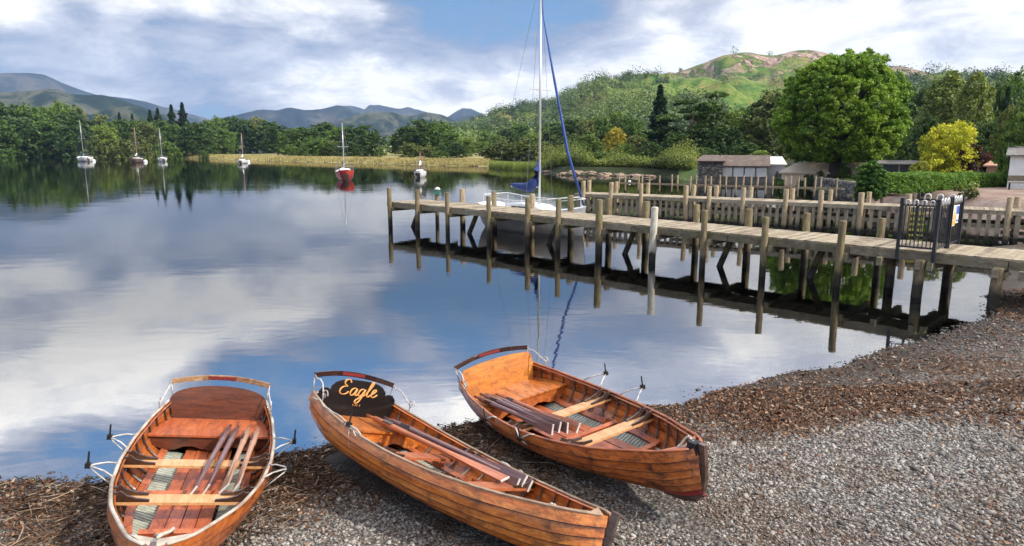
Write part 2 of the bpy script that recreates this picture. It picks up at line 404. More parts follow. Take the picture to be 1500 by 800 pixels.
# ------------------------------------------------------------ water
def water():
    m=bpy.data.materials.new('lake_water'); m.use_nodes=True; nt=m.node_tree; nt.nodes.clear(); b=NB(nt)
    w=wpos(b)
    mp=b.n('ShaderNodeMapping'); b.l(w,mp.inputs[0]); mp.inputs['Scale'].default_value=(1.0,1.9,1); mp.inputs['Rotation'].default_value=(0,0,.35)
    n1=b.noise(mp.outputs[0],2.2,3,.5,.4); n2=b.noise(mp.outputs[0],.33,3,.5,.5)
    patch=b.mr(b.noise(w,.09,3,.6,.8),.42,.66,.12,1.)
    h=b.m('ADD',b.m('MULTIPLY',b.m('MULTIPLY',n1,patch),.0028),b.m('MULTIPLY',n2,.006))
    bp=b.n('ShaderNodeBump'); bp.inputs['Strength'].default_value=1.; bp.inputs['Distance'].default_value=1.; b.l(h,bp.inputs['Height'])
    gl=b.n('ShaderNodeBsdfGlossy'); gl.inputs['Roughness'].default_value=.02; b.l(bp.outputs[0],gl.inputs['Normal']); gl.inputs[0].default_value=(1,1,1,1)
    tr=b.n('ShaderNodeBsdfTransparent'); tr.inputs[0].default_value=(.62,.74,.72,1)
    fr=b.n('ShaderNodeFresnel'); fr.inputs[0].default_value=6.0
    mx=b.n('ShaderNodeMixShader'); b.l(fr.outputs[0],mx.inputs[0]); b.l(tr.outputs[0],mx.inputs[1]); b.l(gl.outputs[0],mx.inputs[2])
    o=b.n('ShaderNodeOutputMaterial'); b.l(mx.outputs[0],o.inputs[0])
    k=MB(); N=64; vs=[(0,60,0)]+[(500*math.sin(t*2*math.pi/N),60+500*math.cos(t*2*math.pi/N),0) for t in range(N)]
    k.add(vs,[(0,i+1,(i+1)%N+1)[::-1] for i in range(N)])
    tag(k.build('lake_water',m),'calm lake water mirroring clouds and hills','water',kind='structure')
water()
# ------------------------------------------------------------ hills
def ridge(name,label,pts,D,front,back,m,amp=0.,nseed=1,cols=220,rows=60,z0=0.,fscale=None,prof=.9,kind='structure'):
    pts=sorted(pts); px=np.linspace(pts[0][0],pts[-1][0],cols); py=np.interp(px,[p[0] for p in pts],[p[1] for p in pts])
    if len(pts)>6:
        for _ in range(2): py[1:-1]=(py[:-2]+2*py[1:-1]+py[2:])/4
    rx=(px-750)/1000; v=(py-400)/1000; dy=CT-v*ST; dz=-(v*CT+ST); hl=np.hypot(rx,dy)
    ux,uy,sl=rx/hl,dy/hl,dz/hl
    t=np.linspace(0,2,rows); r=np.where(t<=1,front+(D-front)*t,D+(back-D)*(t-1))
    Rr,_=np.meshgrid(r,px,indexing='ij'); T,_=np.meshgrid(t,px,indexing='ij')
    cz=sl*D+CH
    p=np.where(T<=1,T**prof*(.6+.4*T),1-(T-1)**1.6*1.0)
    X=Rr*ux; Y=Rr*uy
    fs=fscale or 6./D
    n=fbm(X*fs,Y*fs,6,nseed,.55); rg=np.abs(fbm(X*fs*.7+5,Y*fs*.7,4,nseed+7))*2
    mask=np.clip(1-np.abs(T-1)*0,0,1)*sstep(0,.35,T)*np.where(T<1,sstep(1.0,.82,T)*.87+.13,.3)
    Z=cz[None,:]*p+(n*1.2-rg*.6)*amp*mask
    edge=sstep(0,.03,T)
    Z=Z*edge+z0*(1-edge)-(T>1.9)*5
    V=np.stack([X,Y,Z],-1).reshape(-1,3); M=cols
    i,j=np.meshgrid(np.arange(rows-1),np.arange(M-1),indexing='ij'); a=(i*M+j).ravel()
    F=np.stack([a,a+1,a+M+1,a+M],-1)
    o=npmesh(name,V,F,m,smooth=True); tag(o,label,name.replace('_',' ') if kind!='structure' else name.split('_')[-1],kind=kind)
    return o,X,Y,Z,T
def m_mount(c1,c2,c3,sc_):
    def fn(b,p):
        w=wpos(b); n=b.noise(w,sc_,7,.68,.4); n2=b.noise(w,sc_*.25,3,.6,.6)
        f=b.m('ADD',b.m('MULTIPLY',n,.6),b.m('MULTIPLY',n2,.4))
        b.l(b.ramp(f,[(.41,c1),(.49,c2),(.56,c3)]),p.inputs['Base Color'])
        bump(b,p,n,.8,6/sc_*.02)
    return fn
MF=mat('far_fell',None,.95,0,0,m_mount((.008,.016,.030),(.020,.032,.042),(.075,.07,.065),.007),spec=.1)  # cloud shadow over the far fells is put into these dark blue colours
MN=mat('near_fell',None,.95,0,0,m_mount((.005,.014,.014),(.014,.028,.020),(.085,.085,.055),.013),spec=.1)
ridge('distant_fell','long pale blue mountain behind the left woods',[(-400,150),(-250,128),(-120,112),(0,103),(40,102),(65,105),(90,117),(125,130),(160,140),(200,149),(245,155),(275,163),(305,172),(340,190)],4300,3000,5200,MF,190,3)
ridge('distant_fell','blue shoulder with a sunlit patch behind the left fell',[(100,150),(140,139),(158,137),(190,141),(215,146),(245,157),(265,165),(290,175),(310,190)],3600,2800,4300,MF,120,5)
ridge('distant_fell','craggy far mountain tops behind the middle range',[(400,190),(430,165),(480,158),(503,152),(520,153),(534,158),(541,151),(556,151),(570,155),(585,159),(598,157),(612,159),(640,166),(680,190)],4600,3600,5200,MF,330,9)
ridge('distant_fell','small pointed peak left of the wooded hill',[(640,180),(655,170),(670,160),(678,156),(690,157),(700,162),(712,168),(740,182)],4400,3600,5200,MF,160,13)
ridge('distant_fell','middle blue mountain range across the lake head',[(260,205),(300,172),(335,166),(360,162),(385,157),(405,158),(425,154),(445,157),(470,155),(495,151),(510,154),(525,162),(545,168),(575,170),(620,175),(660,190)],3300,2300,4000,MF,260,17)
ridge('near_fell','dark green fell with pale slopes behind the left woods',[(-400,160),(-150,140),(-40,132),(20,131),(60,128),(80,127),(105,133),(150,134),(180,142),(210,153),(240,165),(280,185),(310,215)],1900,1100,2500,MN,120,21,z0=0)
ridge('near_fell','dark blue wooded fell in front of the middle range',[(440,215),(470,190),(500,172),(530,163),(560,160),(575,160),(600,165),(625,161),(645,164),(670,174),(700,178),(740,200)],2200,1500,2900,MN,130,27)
def m_brack(b,p):
    w=wpos(b); n=b.noise(w,.02,8,.68,.5); n2=b.noise(w,.09,5,.7,.2); n3=b.noise(w,.009,4,.6,.4)
    f=b.m('ADD',b.m('MULTIPLY',n,.5),b.m('MULTIPLY',n2,.5))
    c=b.ramp(f,[(.35,(.03,.075,.014)),(.46,(.085,.16,.025)),(.54,(.17,.21,.045)),(.62,(.32,.22,.085))])
    c=b.mix(b.mr(n3,.55,.66,0,.55),c,(.25,.16,.07))
    g=b.n('ShaderNodeNewGeometry'); sp=b.n('ShaderNodeSeparateXYZ'); b.l(g.outputs['Normal'],sp.inputs[0]); sw=b.n('ShaderNodeSeparateXYZ'); b.l(w,sw.inputs[0])
    rk=b.noise(w,.016,6,.72,.9)
    r=b.m('MULTIPLY',b.mr(rk,.48,.51),b.mr(sw.outputs[2],66,104))
    rc=b.ramp(b.noise(w,.12,5,.7),[(.3,(.12,.075,.06)),(.5,(.36,.25,.19)),(.7,(.52,.42,.34))])
    b.l(b.mix(r,c,rc),p.inputs['Base Color'])
    bump(b,p,b.m('ADD',n2,b.m('MULTIPLY',b.m('MULTIPLY',r,rk),3.)),1.,4.)
M_HILL=mat('bracken_hill',None,.95,0,0,m_brack,spec=.1)
HP=[(600,215),(640,203),(672,186),(700,172),(720,166),(740,159),(780,151),(805,147),(830,137),(850,128),(880,121),(905,114),(925,108),(940,106),(985,107),(1010,99),(1035,90),(1060,80),(1085,77),(1105,78),(1125,83),(1150,78),(1175,75),(1200,75),(1230,79),(1260,87),(1290,93),(1330,100),(1380,108),(1440,118),(1520,125),(1700,140),(2000,150)]
ho,HX,HY,HZ,HT=ridge('craggy_hill','green bracken hill with pink crags above the woods',HP,1050,260,1700,M_HILL,60,33,cols=420,rows=150,fscale=.011,prof=.95)
# ------------------------------------------------------------ foliage meshes
def leafcloud(C,Rc,n,size,rs,up=.25,jit=.8,flat=.75,aspect=1.):
    """n leaf quads per clump on clump shells. C (k,3), Rc (k,)"""
    k=len(C); d=rs.normal(size=(k,n,3)); d/=np.linalg.norm(d,axis=2,keepdims=True)
    rad=rs.uniform(.45,1.05,(k,n,1))
    P=C[:,None]+d*rad*Rc[:,None,None]*np.array([1,1,flat])
    N=d+rs.normal(size=d.shape)*jit; N[...,2]+=up; N/=np.linalg.norm(N,axis=2,keepdims=True)
    P=P.reshape(-1,3);N=N.reshape(-1,3)
    a=np.cross(N,rs.normal(size=N.shape)); a/=np.linalg.norm(a,axis=1,keepdims=True)+1e-9; b_=np.cross(N,a)
    s=size*rs.uniform(.6,1.25,(len(P),1)); 
    V=np.stack([P-a*s*aspect,P-b_*s*.62,P+a*s*aspect,P+b_*s*.62],1).reshape(-1,3)
    F=np.arange(len(P)*4).reshape(-1,4)
    rnd=np.repeat(rs.uniform(size=len(P)),4)
    return V,F,rnd
def crown_points(kind,rs,H=10.,Wd=8.,nl=14,nc=260,z0=.8):
    """clump centres and radii for a crown of height H, width Wd"""
    C=[];Rr=[]
    if kind=='conifer':
        for i in range(nc):
            t=rs.uniform(0,1)**.8; z=z0+(H-z0)*t; tier=.75+.25*math.cos(t*H*3.2)
            r=(1-t)**.85*Wd/2*tier*rs.uniform(.35,1.); a=rs.uniform(0,6.283)
            C.append((r*math.cos(a),r*math.sin(a),z-r*.22)); Rr.append(.035*H*(1.25-t)*rs.uniform(.7,1.2))
    elif kind=='pine':
        lob=[(rs.uniform(-.5,.5)*Wd*.75,rs.uniform(-.5,.5)*Wd*.75,H*rs.uniform(.35,.93),Wd*rs.uniform(.12,.24)) for _ in range(nl)]
        for i in range(nc):
            l=lob[rs.randint(nl)]; d=rs.normal(size=3); d/=np.linalg.norm(d); d[2]=abs(d[2])*.5-.1
            C.append((l[0]+d[0]*l[3],l[1]+d[1]*l[3],l[2]+d[2]*l[3]*.8)); Rr.append(H*rs.uniform(.03,.055))
    elif kind=='birch':
        for i in range(nc):
            t=rs.uniform(.0,1); z=z0+(H-z0)*t; w=math.sin(min(1,(t*.86+.14))*math.pi)**.55*Wd/2
            a=rs.uniform(0,6.283); k=math.floor(a/6.283*9)+math.floor(t*6)*1.7
            r=w*rs.uniform(.55,1.)**.6*(.82+.18*math.sin(k*5.1)); C.append((r*math.cos(a),r*math.sin(a),z)); Rr.append(H*rs.uniform(.03,.05))
    else:
        lob=[]
        for i in range(nl):
            a=i*2.4+rs.uniform(-.3,.3); t=(i+.5)/nl; zz=z0+(H-z0)*(.10+.72*t)
            w=math.sin(math.pi*min(1,.26+.66*t))**.7
            rr=Wd/2*.62*w*rs.uniform(.75,1.1); lob.append((rr*math.cos(a),rr*math.sin(a),zz,Wd*rs.uniform(.19,.27)))
        lob.append((0,0,H-Wd*.2,Wd*.2)); nl=len(lob)
        for i in range(nc):
            l=lob[i%nl]; d=rs.normal(size=3); d/=np.linalg.norm(d); d[2]=d[2]*.9+.12
            c=np.array(l[:3])+d*l[3]*np.array([1,1,.9])*rs.uniform(.8,1.04)
            if c[2]<z0*.8: c[2]=z0*.8+rs.uniform(0,.1)*H
            C.append(tuple(c)); Rr.append(Wd*rs.uniform(.045,.085))
    return np.array(C),np.array(Rr)
def crown(name,kind,m,seed,H=10.,Wd=8.,nl=14,nc=260,n=22,leaf=.28,z0=.8,**k):
    rs=np.random.RandomState(seed); C,Rr=crown_points(kind,rs,H,Wd,nl,nc,z0)
    V,F,r=leafcloud(C,Rr,n,leaf,rs,**k)
    return npmesh(name,V,F,m,attr=r),C
M_BARK=worn('bark',(.05,.035,.025),(.14,.10,.07),.9,3,bmp=.6)
M_PBARK=worn('pine_bark',(.16,.07,.04),(.34,.17,.10),.9,2,bmp=.6)
F_DARK=foliage('dark_leaves',(.022,.055,.012),(.085,.14,.028))
F_MID=foliage('green_leaves',(.04,.09,.014),(.14,.215,.036))
F_LIGHT=foliage('light_leaves',(.08,.14,.022),(.24,.31,.055))
F_OLIVE=foliage('olive_leaves',(.055,.08,.018),(.20,.22,.055))
F_GOLD=foliage('golden_leaves',(.20,.18,.02),(.55,.42,.04),hue=.1)
F_CONI=foliage('needle_leaves',(.010,.030,.013),(.035,.075,.028))
def make_tree(nm,label,cat,kind,m,seed,H=10.,Wd=8.,bark=None,limbs=6,tr=.28,group=None,**k):
    t=thing(nm,label,cat,group=group)
    c,C=crown('crown',kind,m,seed,H,Wd,**k); c.parent=t
    rs=np.random.RandomState(seed+99); tb=MB()
    top=H*(.93 if kind in('conifer','birch') else .62)
    pts=[(0,0,-.6)]+[(rs.uniform(-.02,.02)*H*q,rs.uniform(-.02,.02)*H*q,top*q) for q in (.15,.35,.6,.8,1)]
    tb.tube(pts,[tr*1.5,tr*1.05,tr*.9,tr*.62,tr*.4,tr*.15],8)
    for i in range(limbs):
        q=C[rs.randint(len(C))]; z=H*rs.uniform(.2,.5); 
        if q[2]<z: q=(q[0],q[1],z+H*.1)
        tb.tube([(0,0,z),(q[0]*.45,q[1]*.45,z+(q[2]-z)*.6),tuple(q)],[tr*.45,tr*.28,tr*.08],5)
    tb.build('trunk',bark or M_BARK,t,True)
    return t
PRO={}
def proto(key):
    if key in PRO: return PRO[key]
    a=dict(
     oakA=('broad_tree','tree','broad',F_DARK,1,dict(H=10,Wd=10,nl=16,nc=330,n=20,leaf=.30,z0=.0)),
     oakB=('broad_tree','tree','broad',F_MID,2,dict(H=10,Wd=9,nl=13,nc=300,n=20,leaf=.28,z0=-.2)),
     oakC=('broad_tree','tree','broad',F_DARK,3,dict(H=10,Wd=8,nl=18,nc=300,n=20,leaf=.28,z0=.0)),
     oakD=('broad_tree','tree','broad',F_MID,4,dict(H=10,Wd=11,nl=20,nc=360,n=20,leaf=.30,z0=-.2)),
     light=('broad_tree','tree','broad',F_LIGHT,5,dict(H=10,Wd=8,nl=14,nc=300,n=22,leaf=.24,z0=.4)),
     olive=('broad_tree','tree','broad',F_OLIVE,6,dict(H=10,Wd=7,nl=14,nc=300,n=22,leaf=.24,z0=.4)),
     gold=('broad_tree','tree','broad',F_GOLD,7,dict(H=10,Wd=8,nl=14,nc=260,n=22,leaf=.26,z0=.4)),
     coni=('conifer_tree','conifer','conifer',F_CONI,8,dict(H=10,Wd=5.2,nc=460,n=18,leaf=.22,z0=1.,flat=.35,limbs=0,tr=.2)),
     pine=('pine_tree','pine','pine',F_DARK,9,dict(H=10,Wd=7.5,nl=15,nc=330,n=26,leaf=.20,z0=2,flat=.5,bark=M_PBARK,limbs=10)),
     birch=('birch_tree','birch','birch',foliage('birch_leaves',(.08,.12,.028),(.27,.31,.08)),10,dict(H=10,Wd=5,nc=420,n=20,leaf=.17,z0=.8,up=-.2,flat=1.6,tr=.16)),
     bush=('bush','bush','broad',F_OLIVE,11,dict(H=4,Wd=5.4,nl=9,nc=120,n=24,leaf=.22,z0=.1,limbs=3,tr=.1)),
     bushg=('bush','bush','broad',F_LIGHT,12,dict(H=4,Wd=5,nl=9,nc=120,n=24,leaf=.20,z0=.1,limbs=3,tr=.1)),
     bushd=('bush','bush','broad',F_MID,13,dict(H=4,Wd=5,nl=9,nc=120,n=24,leaf=.20,z0=.1,limbs=3,tr=.1)))[key]
    t=make_tree(a[0],None,a[1],a[2],a[3],a[4],**a[5]); PRO[key]=[t,False,a[5]['H'],a[5]['Wd']]; return PRO[key]
TR=random.Random(5)
def plant(key,px,top,dist,w,label,group,zb=None,cat=None):
    """tree at photo column px, crown top at row top, standing dist metres off, w = crown width in px"""
    p=proto(key); d=pdir(px,top); hl=math.hypot(d.x,d.y)
    x,y=d.x/hl*dist,d.y/hl*dist; z=gz1(x,y) if zb is None else zb
    h=CH+d.z/hl*dist-z; wd=w/1000*dist*math.cos(math.atan2(d.x,d.y))*1.06
    o=p[0] if not p[1] else copy_tree(p[0]); p[1]=True
    o.location=(x,y,z-.1); s=h/(p[2]*1.02); s2=wd/p[3]; o.scale=(s2,s2,s); o.rotation_euler=(0,0,TR.uniform(0,6.28))
    tag(o,label,cat or {'bush':'bush'}.get(key[:4],'tree'),group); return o
ORD=['first','second','third','fourth','fifth','sixth','seventh','eighth','ninth','tenth','eleventh','twelfth','thirteenth','fourteenth','fifteenth','sixteenth','seventeenth','eighteenth','nineteenth','twentieth','twenty-first','twenty-second','twenty-third','twenty-fourth','twenty-fifth','twenty-sixth','twenty-seventh','twenty-eighth','twenty-ninth','thirtieth','thirty-first','thirty-second','thirty-third','thirty-fourth','thirty-fifth','thirty-sixth','thirty-seventh','thirty-eighth','thirty-ninth','fortieth']
DESC=dict(oakA='broad dark green tree',oakB='rounded mid green tree',oakC='tall dark green tree',oakD='spreading green tree',light='pale green leafy tree',olive='olive green leafy tree',gold='golden yellow tree',coni='dark pointed conifer',pine='dark pine with bare reddish trunk',birch='slender pale birch',bush='low olive bush',bushg='low bright green bush',bushd='low dark green bush')
def row(items,where,group):
    items=sorted(items,key=lambda q:q[1]); cnt={}
    tot={}
    for it in items: tot[it[0]]=tot.get(it[0],0)+1
    for it in items:
        k=it[0]; cnt[k]=cnt.get(k,0)+1
        lab=(ORD[cnt[k]-1]+' ' if tot[k]>1 else 'only ')+DESC[k]+(' from left ' if tot[k]>1 else ' ')+where
        plant(k,it[1],it[2],it[3],it[4],lab,group)
row([('oakA',-60,150,345,90),('oakC',8,146,345,62),('oakB',40,150,335,60),('oakA',20,168,318,80),('oakD',78,150,345,66),('oakB',70,175,318,84),('oakC',100,158,332,54),('olive',108,152,350,34),('oakB',-10,170,310,70),('oakA',108,180,306,60)],'in the far left shore wood','trees of the far left wood')
row([('oakC',128,172,345,44),('olive',145,165,370,34),('oakB',160,176,340,46),('oakA',185,172,330,56),('light',150,181,315,40),('oakD',205,176,330,52),('olive',211,178,300,40),('oakC',232,172,335,46),('coni',219,160,345,30),('coni',230,157,350,32),('coni',250,152,345,34),('coni',266,149,350,38),('coni',174,164,360,28),('coni',193,166,370,26),('oakB',250,180,315,50),('oakA',283,176,262,60),('oakD',312,172,345,50),('oakC',338,167,350,44),('oakA',355,172,340,44),('olive',373,170,345,40),('oakC',393,174,335,46),('oakB',325,186,318,44)],'between left wood and meadow','trees behind the left meadow')
row([('bush',140,204,262,36),('bush',186,206,235,38),('bush',214,209,232,30),('bushd',240,206,240,32),('bush',165,211,240,24),('bushd',258,214,232,22),('bushd',298,219,226,14)],'below the far left trees','bushes along the far left bank')
row([('oakC',405,180,290,44),('oakB',425,186,262,44),('oakA',445,184,240,56),('oakC',474,176,250,54),('oakD',462,200,215,50),('oakB',498,184,235,50),('oakA',525,180,225,56),('oakC',543,190,215,46),('oakA',508,205,205,46),('bushg',424,211,222,28),('bushd',556,214,200,20),('olive',487,206,212,22)],'in the clump behind red yacht','trees of the mid shore clump')
row([('light',578,197,270,34),('oakC',594,184,235,44),('oakA',622,172,230,64),('oakD',642,178,225,60),('oakB',662,192,215,44),('olive',610,186,240,36),('light',682,200,200,34),('oakA',668,207,190,34),('bush',602,210,175,44),('bush',628,214,172,34),('bushd',646,220,168,26),('light',702,206,215,30)],'in the clump right of red yacht','trees of the second mid shore clump')
row([('oakB',712,192,260,32),('light',728,196,245,32),('oakC',742,185,270,38),('oakB',765,180,280,42),('light',780,192,235,34),('oakD',800,180,240,44),('pine',815,172,200,36),('oakC',838,170,190,42),('olive',858,172,180,38),('oakB',880,168,185,46),('light',905,160,190,40),('oakC',832,196,150,34),('oakD',927,168,165,48)],'at the hill foot behind reeds','trees at the foot of the hill')
row([('bush',735,207,150,50),('bush',765,205,148,48),('bush',795,210,146,40),('bush',715,216,152,28),('bushg',818,218,118,32),('bushd',846,222,112,26)],'behind the reed bed','bushes behind the reed bed')
row([('oakB',862,194,128,46),('gold',903,184,125,38),('olive',932,196,122,38),('light',915,208,112,40),('coni',968,122,118,64),('pine',1013,128,112,88),('oakC',1045,150,120,66),('oakC',990,188,106,46),('light',1078,158,116,62),('oakA',1062,178,106,52),('olive',1132,128,112,78),('oakB',1100,150,122,60),('oakC',1095,205,98,44),('light',1115,218,92,34),('oakA',1035,214,98,44),('oakC',955,205,104,34)],'on the wooded shore behind boathouse','trees on the near wooded shore')
row([('bushg',842,216,108,36),('bushd',877,222,104,30),('bushg',902,224,102,34),('bushg',926,233,97,32),('bushd',888,238,96,24),('bush',955,238,94,26),('bushg',862,236,100,24)],'beside the near shore rocks','bushes beside the shore rocks')
row([('oakC',1325,140,105,60),('oakA',1352,118,112,66),('birch',1392,104,96,76),('birch',1434,106,90,58),('oakC',1420,120,108,60),('oakA',1462,112,100,66),('oakD',1492,104,108,70),('oakB',1318,168,92,44),('oakC',1362,165,88,44),('oakA',1455,170,80,60),('coni',1478,124,92,40),('olive',1482,150,70,36),('oakB',1506,138,58,56),('oakA',1540,130,70,70),('oakD',1300,150,112,56),('oakB',1275,140,118,56)],'at the back of the park','trees at the back of the park')
# ------------------------------------------------------------ forest over the hill (nobody could count it)
def hill_forest():
    rs=np.random.RandomState(77); n,m=HX.shape; C=[];Rr=[]
    cols=np.linspace(600,2000,m)
    tries=0
    while len(C)<5200 and tries<60000:
        tries+=1
        i=rs.randint(3,75); j=rs.randint(m); px=cols[j]; t=HT[i,j]
        if px>1560: continue
        x,y,z=HX[i,j],HY[i,j],HZ[i,j]
        lim=1.02 if px<880 else max(.34,1.02-(px-880)/120*.6)
        if px>1290: lim=.62+min(.5,(px-1290)/200*.5)
        q=t+ (vnoise(np.array([x*.02]),np.array([y*.02]),4)[0]-.5)*.45
        if q>lim and rs.uniform()>.012: continue
        h=5+11*rs.uniform()**1.7; C.append((x+rs.uniform(-4,4),y+rs.uniform(-4,4),z+h*.35)); Rr.append(h*.62)
    C=np.array(C);Rr=np.array(Rr)
    V,F,r=leafcloud(C,Rr,100,.85,rs,up=.5,flat=1.,jit=.6)
    # one tone per tree
    rt=np.repeat(rs.uniform(0,1,len(C)),100*4); lo=np.repeat(fbm(C[:,0]*.013,C[:,1]*.013,3,12),100*4); r=np.clip(rt*.9+r*.2+lo*1.6-.05,-.6,2.2)
    m_=foliage('hillside_leaves',(.018,.050,.012),(.16,.215,.045),.02,.15,.0,.5); 
    o=npmesh('hillside_wood',V,F,m_,attr=r)
    tag(o,'mixed wood covering the lower slopes of the craggy hill','woodland',kind='stuff')
hill_forest()
# ------------------------------------------------------------ timber and paint
T_DECK=timber('weathered_deck',(.13,.10,.07),(.30,.245,.17),(.42,.36,.26),(2,2,2))
T_EDGE=timber('deck_edge_timber',(.09,.075,.05),(.20,.165,.115),(.30,.26,.19),(2,2,4),moss=.4)
T_POST=timber('jetty_post_timber',(.05,.037,.022),(.15,.115,.065),(.28,.225,.14),(5,5,1.2),wet=.42,moss=.5)
T_PALE=timber('pale_paling_timber',(.10,.08,.055),(.28,.23,.16),(.42,.36,.27),(4,4,1.5),wet=.30,moss=.15)
T_TAN=timber('tan_post_timber',(.12,.09,.055),(.30,.23,.14),(.44,.36,.25),(4,4,1.5),wet=.25)
T_WHITE=timber('white_painted_post',(.28,.25,.19),(.45,.42,.34),(.62,.60,.53),(4,4,1.5),wet=.35)
P_BLACK=mat('black_paint',(.012,.014,.02),.35)
P_WHITE=worn('white_paint',(.68,.68,.66),(.80,.80,.78),.35,3,coat=.2,bmp=.02)
P_ALU=mat('mast_alloy',(.62,.62,.62),.35,.6)
P_BLUE=worn('blue_canvas',(.010,.025,.12),(.016,.05,.20),.7,4)
P_RED=worn('red_hull_paint',(.28,.02,.015),(.40,.035,.02),.35,4)
P_GREYH=worn('grey_hull',(.60,.58,.57),(.72,.70,.69),.4,2)
P_WIRE=mat('rigging_wire',(.25,.25,.26),.4,.7)
P_GLASS=mat('dark_window',(.02,.025,.03),.08)
P_ROPE=worn('rope',(.35,.31,.24),(.55,.50,.42),.9,30)
P_IRON=mat('dark_iron',(.03,.028,.027),.5,.6)
def dot(a,b): return a[0]*b[0]+a[1]*b[1]
class Line:
    def __init__(s,a,b):
        s.a=Vector((a[0],a[1])); d=Vector((b[0]-a[0],b[1]-a[1])); s.len=d.length; s.d=d.normalized(); s.n=Vector((-s.d.y,s.d.x))
        if s.n.y<0: s.n=-s.n
        s.rz=math.atan2(s.d.y,s.d.x)
    def P(s,t,off=0,z=0): q=s.a+s.d*t+s.n*off; return Vector((q.x,q.y,z))
    def hit(s,px,py,off=0):
        """distance along the line where picture column px crosses it"""
        d=pdir(px,py); o=s.a+s.n*off; den=s.d.x*d.y-s.d.y*d.x
        return -(o.x*d.y-o.y*d.x)/den
def decking(mb,L,t0,t1,o0,o1,z,bw=.145,th=.045,rs=None):
    rs=rs or random.Random(3); t=t0
    while t<t1:
        c=L.P(t+bw/2,(o0+o1)/2,z-th/2+rs.uniform(-.004,.004)); M=Matrix.Rotation(L.rz+rs.uniform(-.006,.006),3,'Z')
        mb.box(c,(bw-.012,o1-o0+rs.uniform(-.03,.03),th),M); t+=bw
def post(m,L,t,off,top,parent,r=.1,bot=-1.6,name='post',lean=None,sq=False,rs=random.Random(9)):
    r*=rs.uniform(.88,1.12); k=MB(parent.location); lx,ly=(rs.uniform(-.055,.055),rs.uniform(-.055,.055)) if lean is None else lean
    a=L.P(t,off,bot); b_=L.P(t,off,top)+Vector((lx,ly,0)); mid=a.lerp(b_,.5)+Vector((rs.uniform(-.01,.01),rs.uniform(-.01,.01),0))
    n=4 if sq else 9; k.tube([a,mid,b_-Vector((0,0,.02)),b_],[r*1.04,r,r*.98,r*.86],n,up=(0,1,0) if not sq else (L.n.x,L.n.y,0))
    return k.build(name,m,parent,not sq)
# ------------------------------------------------------------ the long jetty
J1=Line(G(572,331.5),G(1223,419.5)); DZ=1.125; JW=2.1
j1=thing('jetty','long narrow wooden jetty on tall posts running out from the beach','jetty',J1.P(0,0,0),group='lake jetties')
k=MB(j1.location); JE=J1.len+7.5; decking(k,J1,-.25,JE,.14,JW,DZ); k.build('deck',T_DECK,j1)
k=MB(j1.location)
t=-.3; rr=random.Random(4)
while t<JE-.1:
    t2=min(t+3.4,JE)
    for off in (.14,JW): k.bar(J1.P(t+.01,off,DZ-.15),J1.P(t2-.01,off,DZ-.15+rr.uniform(-.01,.01)),.07,.20)
    t=t2
k.bar(J1.P(-.33,.1,DZ-.12),J1.P(-.33,JW+.05,DZ-.12),.07,.22)
k.build('edge_beam',T_EDGE,j1)
near=[(572,275),(611,278),(656,282),(717,287),(772,290),(817,292),(878,292),(955,303),(1031,308),(1119,318),(1229,323)]
for px,ty in near:
    t=J1.hit(px,ty+50); p=J1.P(t,0)
    post(T_WHITE if px==955 else T_POST,J1,t,.0,AT(px,ty,p.y).z,j1,r=.105 if px!=878 else .13,name='post')
    k=MB(j1.location); k.bar(J1.P(t+.16,-.02,DZ-.32),J1.P(t+.16,JW+.1,DZ-.32),.09,.17); k.build('cross_beam',T_EDGE,j1)
for px,ty in [(677,277),(724,281),(778,284),(836,286),(892,291),(946,295),(1019,300),(1095,306),(1181,312),(1287,320)]:
    t=J1.hit(px,ty+40,JW+.08); p=J1.P(t,JW+.08)
    post(T_TAN if px<800 else T_POST,J1,t,JW+.12,AT(px,ty,p.y).z,j1,r=.115)
for t,off in [(J1.hit(1342,420),.05),(J1.hit(1390,415,JW),JW-.1),(J1.hit(1454,430),.05),(J1.hit(1287,400),.9),(J1.hit(1454,430)+.5,JW)]:
    post(T_POST,J1,t,off,DZ-.2,j1,r=.13)
    k=MB(j1.location); k.bar(J1.P(t,-.1,DZ-.33),J1.P(t,JW+.1,DZ-.33),.12,.2); k.build('cross_beam',T_EDGE,j1)
for px in (607,690,808,921,1063,1199):
    t=J1.hit(px,330,.7); k=MB(j1.location)
    k.tube([J1.P(t+.1,1.0,DZ-.2),J1.P(t-.45,.3,-1.3)],[.1,.1],8); k.build('raking_pile',T_POST,j1,True)
# small green capped light post
t=J1.hit(635,290,JW+.1); p=J1.P(t,JW+.35); zt=AT(635,276,p.y).z
post(T_POST,J1,t,JW+.35,zt-.3,j1,r=.10)
lp=thing('harbour_light','small green capped light box on the post at the jetty end','light',p+Vector((0,0,zt-.3)))
k=MB(); k.box((0,0,.12),(.24,.24,.24),None,.9); k.build('housing',mat('green_enamel',(.03,.16,.12),.4),lp)
k=MB(); k.tube([(0,0,.24),(0,0,.30),(0,0,.36)],[.15,.13,.04],10); k.build('cap',P_GREYH,lp,True)
